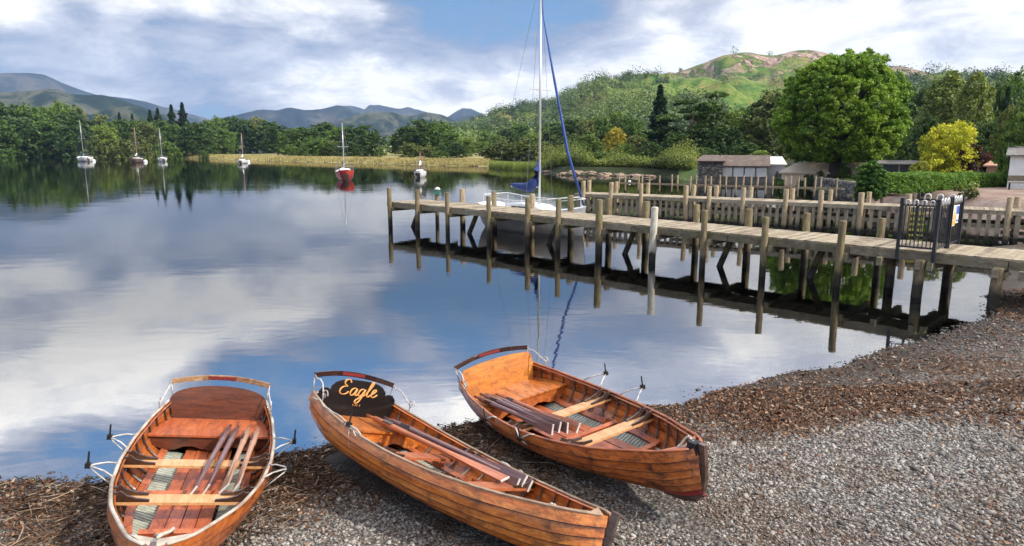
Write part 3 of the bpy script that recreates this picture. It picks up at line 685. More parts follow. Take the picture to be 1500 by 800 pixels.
# ------------------------------------------------------------ gate on the jetty
gt=thing('jetty_gate','black iron railing gate with white hooped tops across the jetty','gate',J1.P(J1.hit(1315,375),0,DZ))
tA=J1.hit(1315,372); tB=J1.hit(1367,384); 
def rail_panel(a,b,h,n,parent,hoops=True,posts=True):
    """a,b world points at deck level; a railing panel with hooped bar tops"""
    a=Vector(a);b=Vector(b); d=(b-a); org=parent.location
    k=MB(org); k.bar(a+Vector((0,0,.10)),b+Vector((0,0,.10)),.02,.045); k.build('rail',P_BLACK,parent); k=MB(org); k.bar(a+Vector((0,0,h-.14)),b+Vector((0,0,h-.14)),.02,.045); k.build('rail',P_BLACK,parent)
    k=MB(org)
    for i in range(1,n+1):
        q=a+d*(i/(n+1)); k.tube([q+Vector((0,0,.10)),q+Vector((0,0,h-.14))],.012,6)
    k.build('railing_bars',P_BLACK,parent)
    if hoops:
        k=MB(org); i=1
        while i+1<=n:
            q0=a+d*(i/(n+1)); q1=a+d*((i+1)/(n+1)); r=(q1-q0).length/2; m_=(q0+q1)/2; u=d.normalized()
            k.tube([q0+Vector((0,0,h-.15))]+[m_-u*r*math.cos(s)+Vector((0,0,h-.06+r*math.sin(s))) for s in [math.pi*j/8 for j in range(9)]]+[q1+Vector((0,0,h-.15))],.017,6); i+=2
        k.build('hooped_top',P_WHITE,parent,True)
    if posts:
        for q in (a,b):
            k=MB(org); k.box(q+Vector((0,0,h/2-.1)),(.07,.07,h+.25),Matrix.Rotation(J1.rz,3,'Z')); k.build('gate_post',P_BLACK,parent)
GH=1.25
rail_panel(J1.P(tA,-.06,DZ),J1.P(tB,-.06,DZ),GH,8,gt)
tC=tB
rail_panel(J1.P(tC,0.,DZ),J1.P(tC,JW*.5,DZ),GH,6,gt); rail_panel(J1.P(tC+.02,JW*.5+.08,DZ),J1.P(tC+.02,JW+.1,DZ),GH,6,gt)
rail_panel(J1.P(tC,JW+.12,DZ),J1.P(tC-1.0,JW+.12,DZ),GH,6,gt)
k=MB(gt.location); k.box(J1.P(tC-.04,JW*.5,DZ+.6),(.10,.16,.2),Matrix.Rotation(J1.rz,3,'Z')); k.build('lock_box',P_BLACK,gt)
def sign(nm,label,off,w,h,z,col,stripes):
    s=thing(nm,label,'sign',J1.P(tC-.05+.0,off,z)); M=Matrix.Rotation(J1.rz-math.pi/2,4,'Z')@Matrix.Rotation(R(90),4,'X')
    # plates face the beach
    M=Matrix.Translation(Vector((0,0,0)))@Matrix.Rotation(J1.rz+math.pi/2,4,'Z')@Matrix.Rotation(R(90),4,'X')
    M=Matrix.Translation(J1.d.to_3d()*.09)@M
    k=MB(); k.prism([(-w/2,-h/2),(w/2,-h/2),(w/2,h/2),(-w/2,h/2)],.006,M); k.build('panel',col,s)
    for m_,x0,y0,x1,y1,tri in stripes:
        k=MB(); pl=[(x0,y0),(x1,y0),((x0+x1)/2,y1)] if tri else [(x0,y0),(x1,y0),(x1,y1),(x0,y1)]
        k.prism(pl,.005,Matrix.Translation(J1.d.to_3d()*.006)@M); k.build('printed_mark',m_,s)
Yel=mat('sign_yellow',(.85,.42,.03),.5); Blu=mat('sign_blue',(.03,.10,.45),.5); Wht=mat('sign_white',(.8,.8,.8),.5)
sign('warning_sign','orange warning sign with triangle on the jetty gate','' or JW*.5+.30,.26,.52,DZ+.80,Wht,[(Yel,-.11,-.24,.11,-.12,0),(Yel,-.11,-.1,.11,.2,1)])
sign('notice_sign','blue and white notice sign beside the orange one on gate',JW*.5+.62,.26,.46,DZ+.82,Wht,[(Blu,-.11,0,.11,.2,0),(Blu,-.08,-.19,.08,-.14,0)])
# ------------------------------------------------------------ second jetty with palings
J2=Line(G(845,318),G(1500,358)); Z2=1.22
j2=thing('jetty','broad wooden jetty faced with upright palings behind the long jetty','jetty',J2.P(0,0,0),group='lake jetties')
k=MB(j2.location); L2=J2.len+4; decking(k,J2,-.15,L2,.12,1.75,Z2,.16,.05); k.build('deck',T_DECK,j2)
k=MB(j2.location)
t=-.2
while t<L2:
    t2=min(t+3.6,L2); k.bar(J2.P(t+.01,.03,Z2-.07),J2.P(t2-.01,.03,Z2-.07),.09,.16); t=t2
k.bar(J2.P(-.2,.1,Z2-.1),J2.P(-.2,1.75,Z2-.1),.09,.18)
k.build('edge_beam',T_PALE,j2)
k=MB(j2.location)
for z in (.62,.14): k.bar(J2.P(-.1,.16,z),J2.P(L2,.16,z),.10,.16)
for i in range(9):
    t0=2.2*i+.6
    if i%2==0:
        for z in (.38,.86,-.1): k.bar(J2.P(t0,.3,z),J2.P(t0+1.1,.3,z),.06,.13)
k.bar(J2.P(0,1.6,.62),J2.P(L2,1.6,.62),.1,.2)
k.build('waling_rail',T_PALE,j2)
rp=random.Random(11); t=.05; n=0
while t<L2 and n<98:
    k=MB(j2.location); w=rp.uniform(.12,.17)
    k.box(J2.P(t,.055,(Z2-.16-.6)/2+.0)+Vector((0,0,0)),(w,.055,Z2-.17+.6+rp.uniform(-.01,.01)),Matrix.Rotation(J2.rz,3,'Z')@Matrix.Rotation(rp.uniform(-.012,.012),3,'Y'))
    k.build('paling',T_PALE,j2); n+=1; t+=rp.uniform(.285,.325)
for px,ty in [(854,265),(894,267),(940,269),(1006,272),(1039,273),(1089,275),(1150,277),(1204,279),(1262,282),(1331,284),(1480,289)]:
    t=J2.hit(px,300); p=J2.P(t,0); post(T_TAN,J2,t,-.03,AT(px,ty,p.y).z,j2,r=.11)
    t=J2.hit(px+9+(px-850)*.003,300,1.85); p=J2.P(t,1.85); post(T_TAN,J2,t,1.85,AT(px,ty-1,p.y).z,j2,r=.11)
for px,y0 in ((1342,335),(1342,345),(1362,343),(1321,322)):
    t=J2.hit(px,y0); p=J2.P(t,-.0); 
k=MB(j2.location)
for i in range(5): k.box(J2.P(J2.hit(1342,340),-.02,.1+.22*i),(.5,.05,.09),Matrix.Rotation(J2.rz,3,'Z'))
k.build('ladder_rungs',mat('yellow_paint',(.50,.45,.06),.5),j2)
# third jetty, posts and a single walking plank
J3=Line(G(907,283),G(1232,294)); Z3=.78
j3=thing('jetty','distant skeleton jetty of thin pale posts and one rail','jetty',J3.P(0,0,0),group='lake jetties')
k=MB(j3.location); decking(k,J3,-.2,J3.len,.1,.75,Z3,.2,.05); k.build('deck',T_TAN,j3)
k=MB(j3.location); k.bar(J3.P(-.3,.0,Z3+.02),J3.P(J3.len,.0,Z3+.02),.06,.16); k.build('edge_beam',T_TAN,j3)
for i,px in enumerate([907,915,934,940,951,966,984,992,1010,1019,1032,1041,1054,1063,1077,1088,1100,1108,1121,1131,1148,1156,1168,1179,1192,1202,1225]):
    off=-.06 if i%2==0 else .85; t=J3.hit(px,285,off); p=J3.P(t,off)
    post(T_TAN,J3,t,off,AT(px,254.5+(px-907)*.014+(i%3),p.y).z,j3,r=.065)
rb=Line(G(1240,297,.3),G(1345,303,.3))
k=MB(); k.bar(rb.P(0,0,.75),rb.P(rb.len,0,.95),.14,.14); 
for q in (.1,.5,.9): k.bar(rb.P(rb.len*q,0,-.3),rb.P(rb.len*q,0,.75),.12,.12)
tag(k.build('mooring_rail',T_TAN),'low timber rail on short posts behind the paling jetty','rail')
# bird
bd=thing('crow','black crow perched above the jetty railings','bird',J2.P(J2.hit(1376,290,.9),.9,Z2))
k=MB(); k.tube([(-.28,0,.16),(-.12,0,.24),(0,0,.30),(.1,0,.36),(.16,0,.42),(.21,0,.43)],[.025,.07,.10,.085,.06,.015],8); k.tube([(.2,0,.43),(.29,0,.42)],[.02,.004],5)
for s in (-.04,.04): k.tube([(0,s,.22),(.02,s,0)],[.015,.01],5)
b_=k.build('body',P_BLACK,bd,True)
for s in (-1,1):
    k=MB(); k.tube([(.08,s*.085,.33),(-.1,s*.095,.26),(-.3,s*.04,.15)],[.03,.05,.01],6,sy=.4); k.build('wing',P_BLACK,bd,True)
# ------------------------------------------------------------ sailing yachts
def hull_loft(mb,L,B,H,zb=-.25,st=.7,rake=.25,n=22,m=7,tr=.0):
    vs=[];fs=[]
    for i in range(n+1):
        t=i/n; b=B/2*(st+(1-st)*math.sin(min(1,t*2.0)*math.pi/2) if t<.5 else math.cos((t-.5)*math.pi)**.75 if t<1 else .01)
        b=max(b,.015); sh=H*(1+.18*(2*t-1)**2+.12*t)
        for j in range(-m,m+1):
            q=j/m; y=b*math.copysign(abs(math.sin(q*math.pi/2))**.8,q); z=zb*(1-.6*abs(2*t-1)**2)+(sh-zb)*(1-math.cos(q*math.pi/2))**.9
            vs.append((t*L+rake*max(0,t-.8)*5*(z/H)*.4-.12*(1-t)*z,y,z))
    w=2*m+1
    for i in range(n):
        for j in range(w-1): fs.append((i*w+j,i*w+j+1,(i+1)*w+j+1,(i+1)*w+j))
    fs.append(tuple(range(w))[::-1]); mb.add(vs,fs)
    dk=[(vs[i*w],vs[i*w+w-1]) for i in range(n+1)]
    return dk
def yacht(nm,label,px,wy,L,B,H,mast,hm,rz,cover=None,cat='yacht',group=None,loc=None,detail=False,boomz=None,matm=None):
    if not detail: gx,gy=G(px,wy); rz=math.atan2(gy,gx)+R(rz)
    o=thing(nm,label,cat,loc or (*G(px,wy),0),rz,group)
    k=MB((L*.5,0,0)); dk=hull_loft(k,L,B,H); k.build('hull',hm,o,True)
    k=MB((L*.5,0,0)); vs=[];fs=[]
    for i,(a,b) in enumerate(dk): vs+=[(a[0],a[1],a[2]-.02),(a[0],0,a[2]+.05),(b[0],b[1],b[2]-.02)]
    for i in range(len(dk)-1): fs+=[(3*i,3*i+3,3*i+4,3*i+1),(3*i+1,3*i+4,3*i+5,3*i+2)]
    k.add(vs,fs); k.build('deck',P_WHITE,o)
    k=MB((L*.5,0,0)); zt=H*1.02
    prof=[(.26,.02),(.28,.36),(.45,.42),(.60,.34),(.72,.06)]; vs=[];m_=[]
    for x,h in prof:
        w=B*.33*(1-.35*max(0,x-.45)); vs+=[(x*L,-w,zt-.02),(x*L,-w*.82,zt+h*.9),(x*L,0,zt+h),(x*L,w*.82,zt+h*.9),(x*L,w,zt-.02)]
    fs=[(i*5+j,i*5+j+1,i*5+j+6,i*5+j+5) for i in range(len(prof)-1) for j in range(4)]+[(4,3,2,1,0),tuple((len(prof)-1)*5+j for j in range(5))]
    k.add(vs,fs); cb=k.build('cabin',P_WHITE,o)
    for s in (-1,1):
        k=MB((L*.5,0,0)); k.box((L*.44,s*B*.305,zt+.2),(L*.16,.03,.12)); k.build('window',P_GLASS,cb)
    mx=L*.56
    k=MB((L*.5,0,0)); k.tube([(mx,0,zt+.1),(mx,0,zt+mast)],[.055,.04],8); ms=k.build('mast',matm or P_ALU,o,True)
    k=MB((L*.5,0,0)); k.tube([(mx,-B*.32,zt+mast*.52),(mx,B*.32,zt+mast*.52)],.02,5); k.build('spreader',P_ALU,ms)
    bz=zt+(boomz or .95)
    k=MB((L*.5,0,0)); k.tube([(mx,0,bz),(mx-L*.31,0,bz-.05)],.04,6); bm=k.build('boom',P_ALU,o)
    if cover:
        k=MB((L*.5,0,0)); k.tube([(mx,0,bz+.75),(mx-.05,0,bz+.4),(mx-L*.10,0,bz+.10),(mx-L*.22,0,bz+.05),(mx-L*.37,0,bz)],[.06,.13,.15,.11,.06],8,sy=1.0); k.build('sail_cover',cover,bm,True)
    k=MB((L*.5,0,0)); bow=(L*1.02,0,H*1.28); top=(mx,0,zt+mast*.98)
    for e in ((0,0,H*1.15),(mx,-B*.45,zt),(mx,B*.45,zt)): k.tube([top,e],.008 if detail else .011,4)
    if not detail: k.tube([top,bow],.011,4)
    k.build('rigging',P_WIRE,o)
    k=MB((L*.5,0,0))
    for s in (-1,1):
        pts=[]
        for i in range(2,21,3):
            a=dk[i][0] if s<0 else dk[i][1]; k.tube([(a[0],a[1],a[2]),(a[0],a[1],a[2]+.5)],.012,4); pts.append((a[0],a[1],a[2]+.5))
        k.tube([(.05,0,H*1.15+.55)]+pts+[(L*1.0,0,H*1.3+.5)],.014,4)
    k.build('guard_rail',P_WHITE if detail else P_WIRE,o)
    k=MB((L*.5,0,0)); k.box((-.12,0,H*.35),(.10,.35,.75)); k.box((-.2,.28,H*.8),(.2,.2,.35)); k.build('rudder',P_IRON,o)
    return o
gp='yachts moored out on the lake'
yacht('moored_yacht','white moored yacht with dark sail cover, leftmost on the lake',124,236.5,7.5,3.2,.9,9.6,P_WHITE,14,P_BLUE,group=gp)
yacht('moored_yacht','dark brown hulled moored yacht with wooden mast',201,238,6.5,2.8,.75,7.6,worn('brown_hull',(.10,.05,.035),(.16,.09,.06),.4),-10,P_WHITE,group=gp,matm=worn('spruce_mast',(.40,.22,.12),(.5,.3,.17)))
yacht('moored_yacht','slim white moored yacht just right of the brown hulled one',238,236.5,6,2.1,.7,7.7,P_WHITE,8,None,group=gp)
yacht('moored_yacht','small low white yacht off the far meadow',356,239.5,5,2.1,.55,6.2,P_WHITE,-10,P_WHITE,group=gp,matm=worn('pink_mast',(.5,.3,.25),(.6,.38,.3)))
yr=yacht('moored_yacht','red hulled moored yacht with white deck seen from astern',505,263,6.0,2.05,.85,5.4,P_RED,4,None,group=gp)
yw=yacht('moored_yacht','small white yacht with a rusty red mast',616,259,4.2,1.5,.5,2.6,P_WHITE,-6,P_WHITE,group=gp,matm=P_RED)
# blue genoa yacht alongside
tS=J1.hit(790,318,3.35); YL=5.5
ym=yacht('berthed_yacht','white sailing yacht berthed behind the jetty with furled blue sail',0,0,YL,2.0,.82,9.9,P_GREYH,J1.rz,None,loc=J1.P(tS-.06*YL,3.35,0),detail=True,boomz=1.1)
mx=YL*.56; zt=.84
k=MB((2.75,0,0)); bz=zt+1.1
k.tube([(mx-.04,0,bz+1.15),(mx-.10,0,bz+.7),(mx-.24,0,bz+.2),(mx-.55,0,bz-.05),(mx-.95,0,bz-.05),(mx-1.5,0,bz+.0),(mx-1.75,0,bz+.05)],[.05,.19,.30,.30,.22,.14,.05],10,sy=.8)
k.build('sail_cover',P_BLUE,ym,True)
k=MB((2.75,0,0)); k.tube([(YL+.0,0,1.05+.25),(mx+1.55,0,3.4),(mx+.75,0,zt+5.6),(mx+.12,0,zt+8.1)],[.04,.062,.05,.02],8); k.tube([(mx+.12,0,zt+8.1),(mx+.08,0,zt+8.8)],.02,5); k.build('furled_sail',worn('blue_sail_edge',(.012,.04,.20),(.02,.065,.28),.6,3),ym,True)
k=MB((2.75,0,0)); k.tube([(YL-.2,-.3,1.5),(YL+.1,0,1.55),(YL-.2,.3,1.5),(YL-.7,.55,1.45)],.02,6); k.tube([(YL-.2,-.3,1.5),(YL-.7,-.55,1.45)],.02,6); k.tube([(YL-.1,0,1.0),(YL-.1,0,1.5)],.05,6); k.build('pulpit',P_WHITE,ym,True)
# buoys
def buoy(px,py,label,r=.32,m=P_WHITE):
    o=thing('mooring_buoy',label,'buoy',(*G(px,py),0),group='mooring buoys'); k=MB()
    N=10; k.tube([(0,0,r*(-math.cos(math.pi*(i+.3)/10.6))+.1) for i in range(11)],[r*math.sin(math.pi*(i+.3)/10.6) for i in range(11)],12); k.build('float',m,o,True)
    k=MB(); k.tube([(0,0,r+.05),(0,0,r+.2)],.05,6); k.build('eye',P_IRON,o)
for a in [(137,236.5,'white mooring buoy touching the stern of the leftmost yacht',.5),(149,231,'first small white buoy right of the leftmost yacht',.45),(173,232.5,'small white buoy midway between leftmost and brown yachts',.45),(213,237.5,'white buoy between the brown yacht and the slim one',.5),(364,238,'white buoy right beside the small low yacht',.4),(922,267.5,'tiny white buoy off the near wooded shore',.16),(1300,510,'white buoy pebble-like in the jetty shadow near the beach',.06)][:6]: buoy(a[0],a[1],a[2],a[3])
# ------------------------------------------------------------ buildings, tents
M_SLATE=worn('slate_stone',(.11,.105,.10),(.24,.22,.20),.9,4,bmp=.8)
def m_tiles(b,p):
    oc=objco(b,(1,1,1)); br=b.n('ShaderNodeTexBrick'); b.l(oc,br.inputs['Vector']); br.inputs['Scale'].default_value=3.2
    br.inputs['Color1'].default_value=(.12,.08,.065,1); br.inputs['Color2'].default_value=(.19,.135,.115,1); br.inputs['Mortar'].default_value=(.06,.045,.04,1); br.inputs['Mortar Size'].default_value=.03
    n=b.noise(oc,1.5,5,.7); b.l(b.mix(b.mr(n,.5,.7,0,.6),br.outputs[0],(.24,.24,.16)),p.inputs['Base Color'])
M_TILE=mat('roof_tiles',None,.9,0,0,m_tiles)
def m_stonew(b,p):
    oc=objco(b,(1,1,1.8)); v=b.n('ShaderNodeTexVoronoi'); b.l(oc,v.inputs['Vector']); v.inputs['Scale'].default_value=3.5
    se=b.n('ShaderNodeSeparateColor'); b.l(v.outputs['Color'],se.inputs[0])
    c=b.ramp(se.outputs[0],[(0,(.12,.115,.11)),(1,(.36,.33,.29))]); b.l(b.mix(b.mr(v.outputs['Distance'],.25,.5,0,.8),c,(.04,.035,.03)),p.inputs['Base Color'])
    bump(b,p,v.outputs['Distance'],.8,.05)
M_STW=mat('rubble_wall',None,.95,0,0,m_stonew)
def house(nm,label,px0,px1,base,eave,ridge_,dist,depth,wallm,roofm,zb=None,hip=False,cat='building',rz=0,openings=0,openm=None):
    """gabled building with its long side to the lake"""
    pm=(px0+px1)/2; d=pdir(pm,base); hl=math.hypot(d.x,d.y); x,y=d.x/hl*dist,d.y/hl*dist
    def hz(py): q=pdir(pm,py); return CH+q.z/math.hypot(q.x,q.y)*dist
    z0=hz(base) if zb is None else zb; w=(px1-px0)/1000*dist*math.cos(math.atan2(x,y)); he=hz(eave)-z0; hr=hz(ridge_)-z0
    o=thing(nm,label,cat,(x,y,z0),-math.atan2(x,y)+rz)
    k=MB(); k.box((0,depth/2,he/2-.6),(w,depth,he+1.2))
    if not hip: k.add([(-w/2,0,he),(-w/2,depth,he),(-w/2,depth/2,hr-.05),(w/2,0,he),(w/2,depth,he),(w/2,depth/2,hr-.05)],[(0,2,1),(3,4,5),(0,3,5,2),(1,2,5,4)])
    k.build('wall',wallm,o)
    k=MB(); e=.25; i=w*.28 if hip else 0; r0=.06
    a=[(-w/2-e,-e,he-.05),(w/2+e,-e,he-.05),(w/2+e-i,depth/2,hr),(-w/2-e+i,depth/2,hr)]; b_=[(-w/2-e,depth+e,he-.05),(w/2+e,depth+e,he-.05)]
    k.add([Vector(q)+Vector((0,0,.09)) for q in a+b_]+[Vector(q) for q in a+b_],[(0,1,2,3),(5,4,3,2),(0,3,4),(1,5,2),(6,9,8,7),(11,8,9,10),(6,10,9),(7,8,11),(0,6,7,1),(4,5,11,10),(0,4,10,6),(1,7,11,5)]); k.build('roof',roofm,o)
    for q in range(openings):
        cx=-w/2+w*(q+.5)/openings; k=MB(); k.box((cx,-.03,he*.53),(w/openings-.14,.05,he*.72)); k.build('door',openm or P_WHITE,o)
        k=MB(); k.box((cx-w/openings/2,-.05,he*.5),(.09,.08,he*.98)); k.build('door_frame',T_EDGE,o)
    return o
house('stone_boathouse','small slate stone boathouse at the water with hipped roof',1022,1057,262,236,228.5,73,4,M_STW,M_TILE,zb=.5,hip=True)
house('white_boathouse','low white doored boathouse under a brown tiled roof',1058,1121,262,243.5,229,74,5,M_SLATE,M_TILE,zb=.45,openings=4)
house('dark_shed','dark flat shed with open black front beyond the hedge',1292,1340,257,240,237,63,4,mat('shed_brown',(.10,.06,.045),.8),mat('shed_roof',(.22,.20,.18),.8),openings=2,openm=P_BLACK)
house('white_house','white rendered house at the right edge behind the hedge',1483,1530,254,228,216,54.5,6,P_WHITE,M_SLATE)
def tent(nm,label,px0,px1,base,eave,rid,dist,depth,m,cat='tent',wall=None):
    o=house(nm,label,px0,px1,base,eave,rid,dist,depth,wall or m,m,hip=True,cat=cat); return o
M_CAN=worn('cream_canvas',(.72,.54,.38),(.82,.66,.50),.8,.6)
M_CANW=worn('white_canvas',(.62,.60,.60),(.74,.72,.70),.8,.8)
def m_strip(b,p):
    w=b.n('ShaderNodeTexWave'); w.inputs['Scale'].default_value=3.4; b.l(objco(b,(1,0,.5)),w.inputs['Vector'])
    b.l(b.ramp(w.outputs[1],[(.45,(.75,.75,.78)),(.62,(.35,.38,.58))],'CONSTANT'),p.inputs['Base Color'])
M_STR=mat('striped_canvas',None,.8,0,0,m_strip)
tent('marquee','long cream canvas marquee partly hidden under the great tree',1150,1276,259,254,231,67,7,M_CAN)
tent('awning_tent','white awning with blue striped side beside the boathouse',1121,1147,258,241,231,76,4,M_CANW,wall=M_STR)
tent('small_marquee','small terracotta marquee near the white house',1447,1474,256,243,238,64,3,worn('terracotta_canvas',(.42,.22,.14),(.52,.31,.21),.8))
tent('teal_tent','small teal canopy between the marquee and the dark shed',1277,1291,256,244,238,65,3,mat('teal_canvas',(.05,.28,.24),.8))
house('cottage','tiny white cottage among trees at the foot of the hill',790,801,200,196.5,193.5,250,6,P_WHITE,M_SLATE)
# stone retaining wall made of stones
def stonewall():
    k=MB(); rs=random.Random(2); pts=[G(1126,264,.1),G(1180,273,.1),G(1225,282,.1),G(1262,289,.1),G(1292,293,.1)]
    for (ax,ay),(bx,by) in zip(pts,pts[1:]):
        L=Line((ax,ay),(bx,by)); z=-.2
        while z<1.05:
            t=rs.uniform(-.2,0); h=rs.uniform(.12,.2)
            while t<L.len:
                w=rs.uniform(.2,.5); k.box(L.P(t+w/2,.2+rs.uniform(-.06,.06),z+h/2),(w*.96,.45,h*.94),Matrix.Rotation(L.rz+rs.uniform(-.1,.1),3,'Z')@Matrix.Rotation(rs.uniform(-.06,.06),3,'Y'),rs.uniform(.8,.95)); t+=w
            z+=h
    o=k.build('stone_wall',timber('dry_stone',(.05,.045,.04),(.14,.13,.11),(.32,.29,.25),(2,2,2)))
    tag(o,'dark dry stone retaining wall below the great tree','wall')
stonewall()
# path
def path():
    k=MB(); a=[(1340,271),(1400,268.5),(1470,270),(1560,275)]; b_=[(1330,267.5),(1400,265.5),(1480,265),(1560,266)]
    P=[G(*q,1.05) for q in a]; Q=[G(*q,1.05) for q in b_]; n=12; vs=[];fs=[]
    for i in range(n+1):
        t=i/n*3; j=min(2,int(t)); u=t-j
        for S in (P,Q):
            x=S[j][0]*(1-u)+S[j+1][0]*u; y=S[j][1]*(1-u)+S[j+1][1]*u; vs.append((x,y,gz1(x,y)+.03))
    for i in range(n): fs.append((2*i,2*i+2,2*i+3,2*i+1))
    k.add(vs,fs); tag(k.build('path',worn('pale_path',(.38,.36,.34),(.52,.5,.47),.9,1.5)),'pale path in front of the hedge','path',kind='structure')
path()
# hedge
def hedge():
    rs=np.random.RandomState(3); pts=[(1288,283),(1340,281),(1395,277),(1450,273),(1540,270)]
    W_=[G(a,b,1.05) for a,b in pts]; C=[]; V0=[]
    for i in range(1500):
        q=rs.uniform(0,4-.001); j=int(q); u=q-j; x=W_[j][0]*(1-u)+W_[j+1][0]*u; y=W_[j][1]*(1-u)+W_[j+1][1]*u
        h=(AT(1390,257.5,y).z-1.05)*1.0; f=rs.randint(3)
        if f==0: C.append((x,y+rs.uniform(-.05,.05),1.05+rs.uniform(0,h)))
        elif f==1: C.append((x,y+rs.uniform(0,1.6),1.05+h+.05*math.sin(x*1.3)))
        else: C.append((x,y+1.6,1.05+rs.uniform(0,h)))
    C=np.array(C); V,F,r=leafcloud(C,np.full(len(C),.2),55,.05,rs,flat=1,up=.3)
    t=thing('hedge','long clipped green hedge along the path','hedge',tuple(C.mean(0)*[1,1,0]+[0,0,1.0]))
    o=npmesh('hedge_leaves',V-np.array(t.location),F,foliage('hedge_leaf',(.045,.11,.012),(.16,.28,.03),1.5),attr=r,parent=t)
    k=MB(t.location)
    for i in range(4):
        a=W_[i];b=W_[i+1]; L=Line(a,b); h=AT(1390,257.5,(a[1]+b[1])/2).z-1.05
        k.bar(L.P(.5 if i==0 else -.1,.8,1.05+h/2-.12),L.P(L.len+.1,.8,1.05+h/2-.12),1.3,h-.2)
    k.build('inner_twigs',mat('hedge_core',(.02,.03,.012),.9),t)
hedge()
# ------------------------------------------------------------ the great tree and garden shrubs
F_BIG=foliage('great_tree_leaves',(.065,.15,.012),(.29,.41,.04),.3,.35,.0)
def great_tree():
    x,y=G(1222,259,1.05); H=CH+(217-79)/1000*math.hypot(x,y)*1.04-1.0; Wd=178/1000*math.hypot(x,y)
    t=thing('great_tree','huge round bright green tree with dark trunk beside the boathouses','tree',(x,y,1.0))
    rs=np.random.RandomState(21); C=[];Rr=[]; lob=[]
    H*=.885; zc=H*.53; 
    NLB=95
    for i in range(NLB):
        a=i*2.39996; u=1-2*(i+.5)/NLB; r=(1-abs(u)**2.3)**(1/2.)
        egg=(1-.13*u*(u>0))*(1+.10*(u<0)*min(1,-u*1.6))
        lob.append((r*math.cos(a)*Wd*.352*egg*(1+.05*math.sin(a*3+u*4))*rs.uniform(.90,1.07),r*math.sin(a)*Wd*.352*egg*(1+.05*math.sin(a*3+u*4)),zc+u*H*.37*rs.uniform(.95,1.04),rs.uniform(.8,1.7)))
    cen=np.array([0,0,zc])
    for i in range(2600):
        l=lob[i%NLB]; o_=np.array(l[:3])-cen; o_/=np.linalg.norm(o_); d=rs.normal(size=3); d/=np.linalg.norm(d); d=d+o_*.55; d/=np.linalg.norm(d)
        c=np.array(l[:3])+d*l[3]*rs.uniform(.5,1.0)*np.array([1,1,.85])
        c[2]=max(c[2],H*.13+rs.uniform(0,.5)); C.append(c); Rr.append(rs.uniform(.22,.42))
    C=np.array(C); V,F,r=leafcloud(C,np.array(Rr),56,.115,rs,flat=.7,up=.45,jit=.55)
    npmesh('crown',V,F,F_BIG,parent=t,attr=r)
    k=MB(); k.tube([(0,0,-.3),(0,0,.4),(.05,0,1.4),(.0,0,3),(0,0,H*.5),(0,0,H*.8)],[.8,.55,.48,.5,.3,.1],12)
    for i in range(16):
        l=lob[(i*7+3)%NLB]; z=H*(.17+.02*i); k.tube([(0,0,z),(l[0]*.5,l[1]*.5,z+(l[2]-z)*.45),(l[0],l[1],l[2])],[.22,.14,.04],6)
    k.build('trunk',worn('dark_bark',(.03,.022,.018),(.07,.055,.045),.95,3,bmp=.8),t,True)
great_tree()
def shrub(nm,label,px,top,base,w,m,seed,zb=1.05,leaf=.09,nc=200,n=40,group=None,kind='broad',nl=16,dist=None):
    x,y=G(px,base,zb) if dist is None else (AT(px,base,dist).x,dist)
    D=math.hypot(x,y); H=(base-top)/1000*D*1.02; Wd=w/1000*D*math.cos(math.atan2(x,y))
    t=thing(nm,label,'shrub',(x,y,(zb if dist is None else gz1(x,y))-.05),group=group)
    c,C=crown('foliage',kind,m,seed,H,Wd,nl=nl,nc=nc,n=n,leaf=leaf,z0=-.1*H); c.parent=t
    k=MB(); 
    for i in range(5):
        q=C[(i*13)%len(C)]; k.tube([(0,0,-.1),(q[0]*.3,q[1]*.3,max(.1,q[2]*.4)),tuple(q)],[.06,.04,.01],5)
    k.build('stem',M_BARK,t); return t
shrub('round_bush','round clipped bright green bush at the left end of hedge',1273,242,287,46,foliage('round_bush_leaf',(.04,.10,.012),(.13,.24,.03),1.2),31,leaf=.06,nc=340,n=60,nl=26)
shrub('golden_shrub','large golden yellow maple shrub behind the hedge',1384,186,259,82,foliage('acer_gold',(.28,.30,.02),(.68,.64,.05),.8,hue=0),32,leaf=.09,nc=420,n=40,nl=22,dist=55)
shrub('golden_shrub','low yellow shrub left of the large golden maple',1348,232,259,34,foliage('acer_gold_low',(.24,.25,.03),(.5,.48,.08),.8,hue=0),39,leaf=.08,dist=52)
shrub('purple_shrub','dark red purple shrub right of the golden maple',1416,214,258,56,foliage('copper_leaf',(.05,.022,.02),(.15,.06,.045),.8),33,leaf=.08,nc=260,dist=54)
shrub('red_maple','small red leaved maple over the dark hedge',1440,224,257,32,foliage('red_leaf',(.20,.03,.02),(.35,.09,.05),.8),34,leaf=.08,dist=57)
shrub('garden_shrub','yellowish low shrub in front of the dark shed',1312,242,260,34,foliage('lime_leaf',(.14,.17,.02),(.3,.3,.05),.8),35,dist=56,leaf=.08)
shrub('garden_shrub','low green shrub at the foot of the red maple',1455,240,260,50,F_MID,36,dist=56,leaf=.08)
shrub('garden_shrub','pale green shrub in front of the white house',1482,228,260,40,F_LIGHT,37,dist=51,leaf=.08)
for i,(px,r,tp,lab) in enumerate([(1143,24,241,'leftmost clipped round bush left of the great trunk'),(1174,16,246,'small dark round bush next to red flowers'),(1187,24,243,'wide clipped dark bush left of the trunk'),(1201,14,244,'narrow dark bush almost touching the great trunk'),(1236,22,244,'green bush just right of the great trunk')]):
    shrub('clipped_bush',lab,px,tp,261,r,F_MID if i in(0,4) else F_DARK,50+i,leaf=.06,nc=110,n=40,dist=59.5,nl=10,group='bushes below the great tree')
shrub('flowering_plant','small bright red flowering plant between clipped bushes',1159,246,258,8,foliage('red_petals',(.5,.03,.02),(.6,.06,.03)),60,leaf=.06,nc=30,n=20,dist=59.5)
